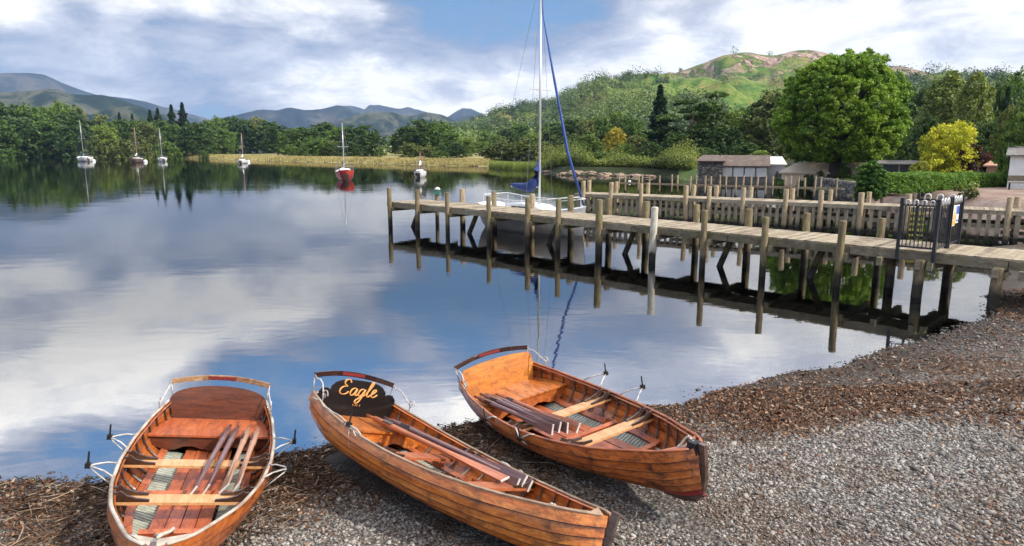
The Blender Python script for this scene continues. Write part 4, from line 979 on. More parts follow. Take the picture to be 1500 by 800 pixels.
shrub('flowering_plant','bright green leafy plant in front of the hedge',1405,270,278,15,F_LIGHT,61,leaf=.05,nc=60,n=25,zb=1.1)
shrub('flowering_plant','pale flowered plant right of the bright green one',1425,268,278,15,foliage('pale_flowers',(.12,.2,.03),(.5,.55,.25),2.),62,leaf=.05,nc=60,n=25,zb=1.1)
shrub('grass_tuft','yellow green grass tuft on the gravel below the flowers',1420,280,287,26,F_OLIVE,63,leaf=.05,nc=60,n=25,zb=1.05)
bn=thing('park_bench','dark bench standing before the hedge at right edge','bench',(*G(1494,276,1.1),gz1(*G(1494,276,1.1))),R(-30))
k=MB(); k.box((0,0,.43),(1.3,.4,.05)); k.build('seat',T_EDGE,bn)
k=MB(); k.box((0,.2,.7),(1.3,.05,.35)); k.build('backrest',T_EDGE,bn)
for s in (-.55,.55):
    k=MB(); k.box((s,0,.2),(.06,.4,.42)); k.build('leg',P_IRON,bn)
# ------------------------------------------------------------ rocks, reeds, shore grass
M_ROCK=worn('shore_rock',(.07,.055,.045),(.36,.27,.19),.95,1.2,bmp=1.)
def rock(px,py,w,h,label,seed):
    x,y=G(px,py); D=math.hypot(x,y); rs=np.random.RandomState(seed); bm_=bpy.data.meshes.new('boulder')
    import bmesh
    b=bmesh.new(); bmesh.ops.create_icosphere(b,subdivisions=3,radius=1)
    off=rs.uniform(0,50)
    for v in b.verts:
        c=v.co; n=float(fbm(np.array([c.x*2.3+off+c.z]),np.array([c.y*2.3-off+c.z*1.3]),5,seed,.65)[0])*1.5
        v.co=c*(1+n*.9); v.co.x*=w/1750*D; v.co.y*=w/2600*D; v.co.z=v.co.z*h/1000*D*.62
    b.to_mesh(bm_); b.free(); bm_.materials.append(M_ROCK); o=link(bpy.data.objects.new('boulder',bm_)); o.location=(x,y+.6,.0); o.rotation_euler=(0,0,rs.uniform(0,.6))
    tag(o,label,'rock','boulders along the wooded shore')
def scrub():
    rs=np.random.RandomState(5); a=[(800,252),(860,255.5),(960,257),(1012,261)]; C=[];Rr=[]
    for i in range(1500):
        q=rs.uniform(0,2.999); j=int(q); u=q-j; px=a[j][0]*(1-u)+a[j+1][0]*u; py=a[j][1]*(1-u)+a[j+1][1]*u; x,y=G(px,py); y+=.7+rs.uniform(0,1)**2*22; x*=1+ (y-G(px,py)[1])/G(px,py)[1]
        h=rs.uniform(.35,1.)*(.7+4.*vnoise(np.array([x*.33]),np.array([y*.2]),6)[0]**2); C.append((x,y,gz1(x,y)+h*.6)); Rr.append(h*.8)
    C=np.array(C); V,F,r=leafcloud(C,np.array(Rr),70,.13,rs,up=.4,flat=.8); cl=np.repeat(rs.uniform(0,1,len(C)),280); o=npmesh('bank_scrub',V,F,foliage('scrub_leaf',(.05,.085,.014),(.24,.27,.05),.15,.25,0,.5),attr=r*.3+cl*.8); tag(o,'tangled low scrub covering the bank behind the boulders','scrub',kind='stuff')
scrub()
for i,(px,py,w,h,lab) in enumerate([(803,253,22,5,'leftmost low boulder at the end of reed bed'),(824,257,20,7,'dark broad boulder, second from the left'),(842,257,24,11,'tallest rounded boulder under the golden bushes'),(863,257,26,9,'broad pale boulder in the middle of the row'),(885,258,22,8,'boulder right of the broad pale one'),(907,258,18,6,'small boulder, third from the right end'),(930,259,22,6,'flat boulder, second from the right end'),(952,260,22,6,'flat boulder at the right end by the boathouse')]): rock(px,py,w,h,lab,200+i)
def blades(name,label,poly,n,h,w,c1,c2,seed,cat,lean=.25):
    rs=np.random.RandomState(seed); P=[]
    a=np.array([G(*p) for p in poly]); seg=len(a)-1
    q=rs.uniform(0,seg-1e-6,n); j=q.astype(int); u=(q-j)[:,None]; P=a[j]*(1-u)+a[j+1]*u; dep=rs.uniform(0,1,n)
    P=P+np.stack([np.zeros(n),dep*poly_depth],1)
    z=gz(P[:,0],P[:,1]); z=np.maximum(z,-.1); hh=h*rs.uniform(.6,1.1,n); ang=rs.uniform(0,3.14,n); dx=np.cos(ang)*w; dy=np.sin(ang)*w
    lx=rs.normal(0,lean,n)*hh; ly=rs.normal(0,lean,n)*hh
    V=np.stack([np.stack([P[:,0]-dx,P[:,1]-dy,z],1),np.stack([P[:,0]+dx,P[:,1]+dy,z],1),np.stack([P[:,0]+lx+dx*.2,P[:,1]+ly+dy*.2,z+hh],1),np.stack([P[:,0]+lx-dx*.2,P[:,1]+ly-dy*.2,z+hh],1)],1).reshape(-1,3)
    o=npmesh(name,V,np.arange(4*n).reshape(-1,4),foliage(name+'_leaf',c1,c2,.1),attr=np.repeat(rs.uniform(size=n),4)); tag(o,label,cat,kind='stuff')
poly_depth=9.
blades('reed_bed','green reeds standing in the shallows below the hill','x' and [(716,246),(745,248.5),(790,249.5),(800,250)],9000,1.25,.05,(.08,.13,.02),(.26,.30,.07),71,'reeds',.12)
poly_depth=14.
blades('shore_grass','dry golden grass along the far meadow edge','x' and [(240,231),(300,232.5),(420,236.5),(560,240),(650,243),(714,244)],16000,.7,.10,(.22,.18,.06),(.46,.38,.18),72,'grass')
poly_depth=10.
blades('shore_grass','dry grass fringe along the far left shore','x' and [(-20,227),(100,228),(200,229.5),(300,232.5)],9000,.8,.14,(.16,.15,.04),(.40,.30,.11),73,'grass')
k=MB(); fp=[G(x,227.5+x*.004) for x in range(-10,102,4)]
for (x,y) in fp: k.box((x,y+1,.7),(.22,.22,1.5))
for a,b in zip(fp,fp[1:]): k.bar((a[0],a[1]+1,1.1),(b[0],b[1]+1,1.1),.1,.15)
tag(k.build('shore_fence',T_TAN),'low wooden post fence along the far left shore','fence')
# ------------------------------------------------------------ rowing boats
BL,BW=4.169,1.521
BT=np.linspace(0,1,81)
_b=np.interp(BT,[0,.15,.3,.45,.6,.75,.88,.96,1],[.7538,.9119,.9786,.972,.8803,.6979,.4298,.2697,.02])
for _ in range(6): _b[1:-1]=(_b[:-2]+2*_b[1:-1]+_b[2:])/4
_s=np.polyval(np.polyfit([0,.5,1],[.5488,.3966,.5874],2),BT)
def bh(t): return float(np.interp(t,BT,_b))*BW/2
def sh(t): return float(np.interp(t,BT,_s))
def kz(t): return .12*max(0,(t-.86)/.14)**2+.07*max(0,(.12-t)/.12)**2
def hp(t,q,inset=0.):
    """hull skin point; q runs -1 (image left gunwale) .. 0 (keel) .. 1"""
    def raw(t,q):
        a=abs(q)*math.pi/2; bw=max(0,(t-.55)/.45)**2; p=.62+.9*bw+.25*max(0,(.12-t)/.12)
        return Vector((t*BL,math.copysign(bh(t)*math.sin(a)**p,q) if q else 0.,kz(t)+(sh(t)-kz(t))*(1-math.cos(a))**(.95-.1*bw)))
    P=raw(t,q)
    if inset:
        e=.01; q1,q2=max(-1,q-e),min(1,q+e); 
        if abs(q)<e*1.5: n=Vector((0,0,-1))
        else:
            tq=raw(t,q2)-raw(t,q1); tt=raw(min(1,t+e),q)-raw(max(0,t-e),q); n=tt.cross(tq).normalized()
            if n.y*q<0: n=-n
            if n.y*q==0: n=Vector((0,0,-1))
        P=P-n*inset
    return P
def halfw(t,z):
    lo,hi=0,1
    for _ in range(18):
        m_=(lo+hi)/2
        if hp(t,m_).z<z: lo=m_
        else: hi=m_
    return abs(hp(t,lo).y)
def qat(t,y):
    lo,hi=0,1
    for _ in range(16):
        m_=(lo+hi)/2
        if abs(hp(t,m_).y)<y: lo=m_
        else: hi=m_
    return lo
QE=[.0,.16,.31,.46,.59,.72,.86,1.]
def strakes(ks,name,m,parent):
    k=MB(); T=np.linspace(0.0,.998,44)
    for sgn in (-1,1):
        for a in ks:
            vs=[]; q0,q1=QE[a],QE[a+1]; q0=max(q0,.012)
            for t in T:
                for f,o in ((0,.027),(.5,.014),(1,.001),(1.04,-.010),(.5,-.004),(0,.006)):
                    q=min(1,q0+(q1-q0)*f); p=hp(float(t),sgn*q,-o); vs.append(p)
            fs=[]
            for i in range(len(T)-1):
                for j in range(6):
                    f_=(i*6+j,(i+1)*6+j,(i+1)*6+(j+1)%6,i*6+(j+1)%6); fs.append(f_ if sgn>0 else f_[::-1])
            fs+=[tuple(range(6)),tuple((len(T)-1)*6+j for j in range(6))[::-1]]
            k.add(vs,fs)
    return k.build(name,m,parent)
IR=worn('white_outrigger_iron',(.32,.29,.26),(.60,.58,.55),.45,12,bmp=.05)
V_RIB=varnish('rib_wood',(.018,.009,.006),(.04,.018,.010),(.08,.035,.018))
PAD=worn('pale_green_paint',(.26,.28,.22),(.42,.43,.35),.6,9)
V_RED=varnish('red_brown_boards',(.16,.035,.012),(.40,.095,.03),(.52,.15,.05),(1.5,9,9),.5,.2)
def rowing_boat(name,label,pose,cfg):
    hullm,thw,gunm,backm=cfg['hull'],cfg['thwart'],cfg['gun'],cfg['back']
    x,y,z,yaw,pit,rol=pose
    o=thing(name,label,'rowing boat',group='varnished rowing boats drawn up on the beach')
    MW=Matrix.Translation((x,y,z))@Matrix.Rotation(yaw,4,'Z')@Matrix.Rotation(-pit,4,'Y')@Matrix.Rotation(rol,4,'X')@Matrix.Scale(BSC[[b_[:3] for b_ in BOATS].index((x,y,z))],4)
    o.matrix_basis=MW
    strakes([2,3,4,5,6],'hull_planking',hullm,o)
    strakes([0,1],'painted_bottom',cfg['bottom'],o)
    # transom
    k=MB(); pl=[hp(0,q/12) for q in range(-12,13)]; vs=[Vector((xx,p.y*.99,p.z)) for xx in(-.012,.02) for p in pl]; n=len(pl)
    k.add(vs,[tuple(range(n)),tuple(range(n,2*n))[::-1]]+[(i,n+i,n+i+1,i+1) for i in range(n-1)]+[(n-1,2*n-1,n,0)]); k.build('transom',hullm,o)
    # dark caulked seams between planks
    k=MB()
    for s in (-1,1):
        for q in QE[2:-1]:
            k.tube([hp(float(t),s*(q-.004),-.024) for t in np.linspace(0,.985,40)],.0058,4)
    k.build('plank_seams',mat('seam_caulk',(.03,.014,.008),.7),o)
    # keel, stem
    k=MB(); k.bar((.1,0,-.02),(BL*.9,0,-.022),.035,.06); k.add([(.0,-.015,-.05),(.0,.015,-.05),(.0,.015,.10),(.0,-.015,.10),(.55,-.015,-.05),(.55,.015,-.05),(.55,.015,-.01),(.55,-.015,-.01)],[(0,1,2,3),(7,6,5,4),(0,4,5,1),(1,5,6,2),(2,6,7,3),(3,7,4,0)]); k.build('keel',cfg['stem'],o)
    k=MB(); sp=[(BL*.86,-.03),(BL*.93,-.005),(BL*.972,.05),(BL*.992,.14),(BL*1.002,.28),(BL*1.008,.42),(BL*1.012,sh(1)+.05)]
    for (a,b_),(c,d) in zip(sp,sp[1:]): k.bar((a,0,b_),(c,0,d),.042,.07,up=(1,0,.3))
    k.build('stem',cfg['stem'],o)
    # gunwales
    for s in (-1,1):
        pts=[hp(float(t),s)+Vector((0,0,.006)) for t in np.linspace(0,.985,36)]
        k=MB(); k.tube([p+Vector((0,-s*.004,0)) for p in pts],.0185,6,sy=.7); k.build('gunwale',gunm,o,True)
        k=MB(); k.tube([p+Vector((0,-s*.034,-.022)) for p in pts[1:-2]],.012,4); k.build('inner_rail',hullm,o)
    k=MB(); k.prism([(BL*.93,-bh(.93)*.9),(BL*.99,0),(BL*.93,bh(.93)*.9),(BL*.95,0)],.03,Matrix.Translation((0,0,sh(.96)-.02))); k.build('breasthook',gunm,o)
    if cfg.get('cap'):
        k=MB(); k.box((BL*.985,0,sh(1)-.01),(.13,.10,.11),None,.8); k.build('bow_cap',cfg['cap'],o)
    # ribs
    for i in range(15):
        t=.07+.058*i; k=MB(); pts=[hp(t,q/14,.022) for q in range(-14,15)]
        k.tube(pts,.013,4,up=(1,0,0)); k.build('rib',V_RIB,o)
    # floor planks
    fz=.105; ys=[-.195,-.065,.065,.195]
    for yi,yc in enumerate(ys):
        ts=[t for t in np.linspace(.14,.80,60) if halfw(float(t),fz+.0)>abs(yc)+.07]
        if not ts: continue
        a,b_=ts[0]*BL,ts[-1]*BL; k=MB(); k.box(((a+b_)/2,yc+.0,fz+.006*(yi%2)),(b_-a,.122,.016)); k.build('floor_plank',V_RED,o)
    for s in (-1,1):
        k=MB(); t=.17
        while t<.78:
            w=.045/BL*1.0; y0,y1=.285,.475; q0,q1=qat(t,min(y0,bh(t)*.55)),qat(t,min(y1,bh(t)*.72)); ps=[hp(t,s*q0,.034),hp(t,s*q1,.034),hp(t+w,s*q1,.034),hp(t+w,s*q0,.034)]
            k.add(ps+[p+Vector((0,0,-.008)) for p in ps],[(0,1,2,3),(7,6,5,4),(0,4,5,1),(1,5,6,2),(2,6,7,3),(3,7,4,0)]); t+=.060/BL
        k.build('painted_slats',PAD,o)
        pts=[]
        for t in np.linspace(.17,.74,16):
            t=float(t); q=qat(t,min(.515,bh(t)*.78)); pts.append(hp(t,s*q,.045))
        k=MB()
        for p,q in zip(pts,pts[1:]): k.bar(p,q,.075,.016,up=(0,-s*.35,1))
        k.build('foot_rail',V_RED,o)
        for tt in (.33,.50):
            q=qat(tt,.515); p=hp(tt,s*q,.06); k=MB(); k.box(p,(.16,.05,.035)); 
            for e in range(4): k.box(p+Vector((-.06+.04*e,0,.028)),(.018,.05,.03))
            k.build('foot_rack',V_RED,o)
    for tt in (.53,.735):
        k=MB(); k.box((tt*BL,.02,fz+.05),(.05,.95*2*halfw(tt,fz+.04)*.8,.10),Matrix.Rotation(R(25),3,'Y')); k.build('foot_stretcher',V_RED,o)
    # thwarts with knees
    for t in (.418,.653):
        zt=sh(t)-.085; w=halfw(t,zt)-.02; k=MB(); k.box((t*BL,0,zt),(.19,2*w,.026)); th_=k.build('thwart',thw,o)
        for s in (-1,1):
            for dx in (-.075,.075):
                tt=t+dx/BL; w2=halfw(tt,zt)-.014; top=bh(tt)-.02
                poly=[(w2,zt-.03),(w2-.30,zt+.012),(w2-.30,zt+.035),(w2-.20,zt+.045),(w2-.11,zt+.072),(w2-.055,zt+.115),(w2-.035,sh(tt)+.012),(top,sh(tt)+.012),(top,zt+.02)]
                Mx=Matrix(((0,0,1,t*BL+dx),(s,0,0,0),(0,1,0,0),(0,0,0,1)))
                k=MB(); k.prism(poly,.026,Mx); k.build('knee',V_RIB if cfg.get('darkknee',1) else thw,o)
    # bow boards
    for t in (.80,.835,.87):
        zb_=.17; w=halfw(t,zb_)-.01
        if w>.05: k=MB(); k.box((t*BL,0,zb_),(.13,2*w,.02)); k.build('bow_board',cfg.get('bowb',V_RED),o)
    # stern bench
    zb_=sh(.1)-.175; k=MB(); A=[.045,.10,.15,.205]; pl=[(t*BL,-(halfw(t,zb_)-.012)) for t in A]+[(t*BL,halfw(t,zb_)-.012) for t in A[::-1]]
    k.prism(pl,.024,Matrix.Translation((0,0,zb_))); k.build('stern_bench',cfg['bench'],o)
    tt=.2; w=halfw(tt,zb_)-.02; poly=[(-w,zb_-.02),(w,zb_-.02),(w-.02,zb_-.10)]+[(w*(1-2*i/14),zb_-.155+.03*math.cos(i/14*math.pi*6)) for i in range(1,14)]+[(-w+.02,zb_-.10)]
    k=MB(); k.prism(poly[::-1],.018,Matrix(((0,0,1,tt*BL-.015),(1,0,0,0),(0,1,0,0),(0,0,0,1)))); k.build('bench_front',cfg['bfront'],o)
    # backboard
    tb=.05; w=bh(tb)*.95; z0=zb_+.01; hh=sh(tb)+.035
    if cfg['shape']=='arch': top=[(w*math.cos(a),hh-.02+.22*math.sin(a)**.8) for a in [math.pi*i/20 for i in range(21)]]
    elif cfg['shape']=='wide': top=[(w,hh+.02),(w*.98,hh+.12),(w*.9,hh+.17),(w*.5,hh+.20),(0,hh+.21),(-w*.5,hh+.20),(-w*.9,hh+.17),(-w*.98,hh+.12),(-w,hh+.02)]
    else:
        half=[(w*1.0,hh-.06),(w*.99,hh+.03),(w*.90,hh+.085),(w*.78,hh+.09),(w*.71,hh+.065),(w*.70,hh+.11),(w*.60,hh+.17),(w*.45,hh+.205),(w*.25,hh+.222),(0,hh+.225)]
        top=half+[(-a,b_) for a,b_ in half[-2::-1]]
    poly=[(-w*.9,z0),(w*.9,z0)]+top
    MBk=Matrix.Translation((tb*BL,0,0))@Matrix.Rotation(R(-7),4,'Y')@Matrix(((0,0,1,0),(1,0,0,0),(0,1,0,0),(0,0,0,1)))
    k=MB(); k.prism(poly,.02,MBk); bb=k.build('backboard',backm,o)
    if cfg.get('text'):
        S=[[(.55,.84),(.50,.97),(.34,1.03),(.19,.95),(.15,.80),(.24,.66),(.42,.58),(.2,.52),(.04,.34),(.06,.10),(.27,0),(.5,.08),(.62,.24)],
           [(1.12,.45),(.97,.53),(.80,.40),(.76,.16),(.88,.02),(1.03,.13),(1.15,.5),(1.12,.14),(1.2,.03),(1.33,.15)],
           [(1.68,.45),(1.53,.53),(1.37,.40),(1.34,.16),(1.45,.03),(1.6,.14),(1.72,.5),(1.65,.02),(1.53,-.38),(1.34,-.46),(1.29,-.3),(1.5,-.08),(1.84,.15)],
           [(1.84,.15),(2.02,.55),(2.14,.93),(2.08,1.05),(1.99,.88),(1.93,.3),(1.96,.06),(2.06,.02),(2.17,.12)],
           [(2.17,.12),(2.36,.28),(2.49,.44),(2.41,.54),(2.28,.42),(2.24,.16),(2.34,.01),(2.5,.03),(2.66,.18)]]
        def cat(P):
            out=[]; P=[P[0]]+P+[P[-1]]
            for i in range(1,len(P)-2):
                for u in (0,.25,.5,.75):
                    out.append(tuple(.5*((2*P[i][c])+(-P[i-1][c]+P[i+1][c])*u+(2*P[i-1][c]-5*P[i][c]+4*P[i+1][c]-P[i+2][c])*u*u+(-P[i-1][c]+3*P[i][c]-3*P[i+1][c]+P[i+2][c])*u**3) for c in (0,1)))
            return out+[P[-1]]
        u_=.215; k=MB(); gold=mat('gold_lettering',(.62,.29,.08),.45)
        for s_ in S:
            c=cat(s_); c=[(a,b_-.06*math.sin(a*1.2)) for a,b_ in c]
            P=[MBk@Vector(((a+.22*b_-1.42)*u_,hh+.035+b_*u_*.86-.03*0,.014)) for a,b_ in c]
            rr_=[]
            for i in range(len(c)):
                a=c[max(0,i-1)];b_=c[min(len(c)-1,i+1)]; down=abs(b_[1]-a[1])/(math.hypot(b_[0]-a[0],b_[1]-a[1])+1e-6); rr_.append(.005+.0075*down)
            k.tube(P,rr_,6,up=(1,0,0),sy=1)
        for i,dx in enumerate((-.06,-.03,.0,.035)): k.tube([MBk@Vector((dx,hh-.10,.013)),MBk@Vector((dx+.01*(i%2),hh-.075,.013))],.005,4)
        k.build('lettering',gold,bb,True)
    # back rest rail and iron scrolls
    zr=hh+.195; xs=-.0; N=14; W2=bh(0)*1.04
    k=MB(); pts=[Vector((xs-.10*math.cos(a*math.pi/2),W2*a,zr+.055*(1-a*a))) for a in [(-1+2*i/N) for i in range(N+1)]]
    for p,q in zip(pts,pts[1:]): k.bar(p,q+(q-p)*.02,.028,.062)
    br=k.build('backrest_rail',cfg['rail'],o)
    k=MB(); k.bar(pts[N//2-2]+Vector((.018,.0,.004)),pts[N//2+2]+Vector((.018,0,.004)),.006,.04); k.build('plaque',mat('red_plaque',(.20,.018,.018),.5),br)
    for s in (-1,1):
        e=pts[0] if s<0 else pts[-1]; k=MB(); g1=hp(.0,s)+Vector((.02,0,.02)); g2=hp(.095,s)+Vector((0,0,.02))
        k.tube([e+Vector((0,0,-.02)),g1],.009,6)
        k.tube([e,e+Vector((.08,s*.0,-.03)),e+Vector((.15,0,-.02)),e+Vector((.24,s*.01,-.05)),g2+Vector((0,0,.07)),g2],.009,6)
        c=g2+Vector((.02,0,.085)); k.tube([c+Vector((math.cos(a)*(.068-.0075*a),0,math.sin(a)*(.068-.0075*a))) for a in [i*.45 for i in range(19)]],.007,5,up=(0,1,0))
        k.build('scroll_bracket',IR,o,True)
    # outriggers
    for (t,s,reach,dz) in cfg['out']:
        A=hp(t-.045,s)+Vector((0,0,.02)); B=hp(t+.045,s)+Vector((0,0,.02)); tip=Vector((t*BL-.0,s*(bh(t)+reach),sh(t)+dz)); C=hp(t+.0,s*.72,-.02)
        k=MB(); q=Vector((0,0,.018*1)); arc=lambda P,Q:[P,P.lerp(Q,.35)+Vector((0,0,.02)),P.lerp(Q,.75)+Vector((0,0,.015)),Q]
        k.tube(arc(A,tip),.009,6); k.tube(arc(B,tip),.009,6); k.tube([tip,C.lerp(tip,.4),C],.007,5); fr_=k.build('outrigger',IR,o,True)
        k=MB(); k.box(tip+Vector((0,0,.012)),(.05,.045,.05)); k.tube([tip,tip+Vector((0,0,.15))],[.011,.009],6); k.build('rowlock_pin',P_IRON,fr_)
    bpy.context.view_layer.update()
    return o,MW
def oar(MW,a,b,mwood,label,roll=0.,L=None,group='oars lying in the rowing boats',tipm=None):
    a=Vector(a);b=Vector(b); L=(b-a).length; o=thing('oar',label,'oar',group=group)
    d=(b-a).normalized(); X=d; Y=Vector((0,0,1)).cross(X).normalized(); Z=X.cross(Y)
    M=Matrix((X,Y,Z)).transposed().to_4x4(); M.translation=a; M=MW@M@Matrix.Rotation(roll,4,'X')
    o.matrix_basis=M
    bl=L*.42
    k=MB(); k.tube([(0,0,0),(.12,0,0),(.14,0,0)],[.018,.019,.02],8); k.tube([(.14,0,0),(.16,0,0),(.55,0,0),(.62,0,0),(L-bl*.95,0,0),(L-bl*.35,0,0)],[.022,.036,.038,.032,.028,.016],8); k.build('shaft',mwood,o,True)
    k=MB(); k.box((.42,0,.03),(.16,.05,.022)); k.build('rowlock_plate',V_RIB,o)
    k=MB(); st=[(L-bl,.022,.017),(L-bl*.75,.036,.015),(L-bl*.3,.056,.010),(L,.062,.008)]; vs=[]
    for x,w,h in st: vs+=[(x,-w,-h),(x,w,-h),(x,w,h),(x,-w,h)]
    fs=[(0,3,2,1),(12,13,14,15)]+[(4*i+j,4*i+(j+1)%4,4*i+4+(j+1)%4,4*i+4+j) for i in range(3) for j in range(4)]
    k.add(vs,fs); bo=k.build('blade',mwood,o)
    k=MB(); k.box((L+.004,0,0),(.010,.126,.019)); k.build('blade_edge',tipm or worn('worn_tip',(.45,.42,.38),(.65,.62,.58),.7),bo)
    return o
V_ORG=varnish('orange_varnish',(.13,.028,.005),(.43,.115,.015),(.66,.23,.04),stain=.75)
V_BRD=varnish('board_varnish',(.22,.055,.010),(.50,.165,.025),(.66,.27,.05),(9,1.3,9))
V_BRN=varnish('brown_varnish',(.10,.022,.006),(.36,.088,.016),(.54,.17,.035),stain=.8)
V_BR3=varnish('worn_brown_varnish',(.07,.018,.006),(.36,.09,.016),(.56,.18,.035),stain=.95)
V_PAL=varnish('pale_thwart',(.33,.14,.05),(.58,.30,.12),(.70,.42,.20),(2,10,10),.5,.2,.25)
V_MAH=varnish('mahogany',(.035,.010,.006),(.095,.026,.012),(.17,.05,.02),(5,1.5,12),.35,.5,.3)
V_GRY=varnish('weathered_rail',(.12,.075,.045),(.30,.20,.13),(.48,.36,.26),(1,10,10),.7,.05,.3)
V_WHG=worn('whitened_rail',(.24,.17,.11),(.56,.50,.43),.6,3)
V_PUR=varnish('purple_brown_oar',(.05,.025,.025),(.13,.065,.06),(.24,.13,.12),(1,18,18),.4,.4,.3)
V_OOR=varnish('orange_oar',(.14,.035,.012),(.36,.10,.035),(.50,.18,.07),(1,18,18),.4,.4,.3)
V_PNK=varnish('greyed_oar',(.20,.09,.05),(.36,.18,.11),(.48,.30,.20),(1,18,18),.55,.2,.3)
NAV=mat('navy_bottom_paint',(.008,.012,.03),.45); DKB=mat('dark_bottom_paint',(.02,.016,.014),.5); REDB=worn('red_bottom_paint',(.22,.012,.015),(.34,.02,.025),.45,4)
DKR=varnish('dark_back_rail',(.012,.007,.007),(.035,.014,.012),(.07,.03,.022),(9,3,9),.3,.4)
STM=varnish('dark_stem',(.03,.018,.013),(.07,.04,.03),(.15,.10,.08))
BLK=mat('gloss_black_board',(.008,.007,.007),.25,0,.4)
RLW=varnish('worn_back_rail',(.10,.04,.02),(.32,.17,.08),(.46,.30,.17),(9,3,9),.6,.1,.6)
b1,M1=rowing_boat('rowing_boat','leftmost varnished rowing boat with dark mahogany arched backboard',(-3.72,8.071,-.01,-1.2777,.0767,-.1512),dict(hull=V_BRN,thwart=V_PAL,gun=V_WHG,back=V_MAH,bottom=DKB,stem=STM,bench=V_RED,bfront=V_MAH,shape='arch',rail=RLW,bowb=V_GRY,
    out=[(.335,-1,.21,.05),(.53,-1,.24,.05),(.335,1,.22,.05),(.53,1,.22,.05)]))
b2,M2=rowing_boat('rowing_boat','middle rowing boat with gold Eagle lettering on black backboard',(-2.037,7.615,.212,-.8082,.0041,-.3548),dict(hull=V_ORG,thwart=V_OOR,gun=V_GRY,back=BLK,bottom=NAV,stem=STM,bench=V_ORG,bfront=V_ORG,shape='lobed',rail=DKR,text=True,
    out=[(.30,-1,.05,.05),(.56,1,.10,-.05)]))
b3,M3=rowing_boat('rowing_boat','right rowing boat with orange backboard and red bow foot',(-.1687,9.051,.039,-1.0676,.1050,.1149),dict(hull=V_BR3,thwart=V_PAL,gun=V_BRN,back=V_BRD,bottom=REDB,stem=STM,cap=mat('black_bow_paint',(.012,.012,.018),.5),bench=V_ORG,bfront=V_BRN,shape='wide',rail=DKR,
    out=[(.335,1,.24,.08),(.53,1,.24,.08),(.30,-1,.07,-.05),(.50,-1,.07,-.06)]))
zo=sh(.418)-.085+.045
for i,(y0,y1,m_,lab) in enumerate([(.20,.06,V_PUR,'dark purplish oar, innermost of four in the leftmost boat'),(.29,.17,V_PUR,'dark purplish oar, second from inside in leftmost boat'),(.42,.33,V_PNK,'pale orange oar, second from outside in leftmost boat'),(.53,.44,V_PNK,'pale orange oar, outermost in the leftmost boat')]):
    oar(M1,(.62+.03*i,y0,zo+.03),(2.62-.04*i,y1,zo+.012),m_,lab,R([58,62,50,60][i]))
for i,(y0,y1,x0,x1,dz,m_,lab) in enumerate([(.02,.20,.40,2.72,.05,V_OOR,'orange oar lying nearest the camera in the Eagle boat'),(.13,.34,.45,2.78,.02,V_PUR,'purple brown oar beside the orange one in Eagle boat'),(.22,.41,.5,2.8,.06,V_PUR,'purple brown oar in the middle of the Eagle boat pile'),(.31,.48,.52,2.83,.02,V_PUR,'purple brown oar nearest far side of the Eagle boat')]):
    oar(M2,(x0,y0,zo+dz),(x1,y1,zo+dz),m_,lab,R([20,75,65,70][i]))
for i,(y0,y1,x0,x1,dz,m_,lab) in enumerate([(-.52,-.44,.35,2.25,.03,V_PUR,'purple brown oar against near gunwale of right boat'),(-.44,-.37,.38,2.30,.05,V_PUR,'purple brown oar second from near gunwale of right boat'),(-.36,-.30,.42,2.35,.03,V_PUR,'purple brown oar third from near gunwale of right boat'),(-.26,-.20,.50,2.42,.02,V_OOR,'reddish oar on the inner side of the right boat pile')]):
    oar(M3,(x0,y0,zo+dz),(x1,y1,zo+dz),m_,lab,R([70,65,75,55][i]))
def rope(label,M,pts,r=.011,coil=None):
    P=[M@Vector(p) for p in pts]; k=MB(P[0]); 
    out=[]
    for i in range(len(P)-1):
        for u in range(6): out.append(P[i].lerp(P[i+1],u/6)+Vector((0,0,.006*math.sin(u*1.0))))
    out.append(P[-1]); k.tube(out,r,6); o=k.build('rope',P_ROPE,None,True); o.location=P[0]; return tag(o,label,'rope',None)
rope('pale rope ring hanging inside the bow of Eagle boat',M2,[(3.45+.085*math.cos(a),.12+.02*math.sin(a),.33+.085*math.sin(a)) for a in [i*2*math.pi/14 for i in range(15)]],.014)
rope('pale rope tied along stern gunwale of Eagle boat',M2,[(.28,-.66,.60),(.22,-.68,.50),(.45,-.72,.545),(.62,-.735,.50),(.9,-.75,.50),(1.25,-.765,.475),(1.4,-.775,.40)],.008)
rope('mooring rope knotted at the bow of right boat',M3,[(4.1,0,.62),(4.0,.06,.60),(3.9,.12,.585),(3.85,.02,.50),(3.95,-.05,.52),(4.05,.05,.60),(4.0,.1,.57)],.013)
rope('mooring rope knotted at the bow of leftmost boat',M1,[(4.05,0,.6),(3.85,.08,.58),(3.7,.05,.48),(3.75,-.06,.47),(3.9,0,.56)],.014)
# ------------------------------------------------------------ pebbles, leaf litter and twigs on the beach
import bmesh
def scatter_mask(n,rs,xmin,xmax,ymin,ymax,zmax=9.,zmin=-.10):
    x=rs.uniform(xmin,xmax,n); y=rs.uniform(ymin,ymax,n); q=np.abs(x/np.maximum(y,.1))<.95; x,y=x[q],y[q]
    z=gz(x,y); q=(z>zmin)&(z<zmax)
    x,y,z=x[q],y[q],z[q]
    inb=np.zeros(len(x),bool)
    for (bx,by,bz,yaw,pit,rol) in BOATS:
        c,s_=math.cos(yaw),math.sin(yaw); X=((x-bx)*c+(y-by)*s_)/4.169; Y=-(x-bx)*s_+(y-by)*c
        b_=np.interp(X,[-.02,0,.15,.3,.45,.6,.75,.88,.96,1,1.02],[0,.5,.6,.64,.64,.58,.45,.27,.13,.03,0]); inb|=(np.abs(Y)<b_*.55)
    return x[~inb],y[~inb],z[~inb]
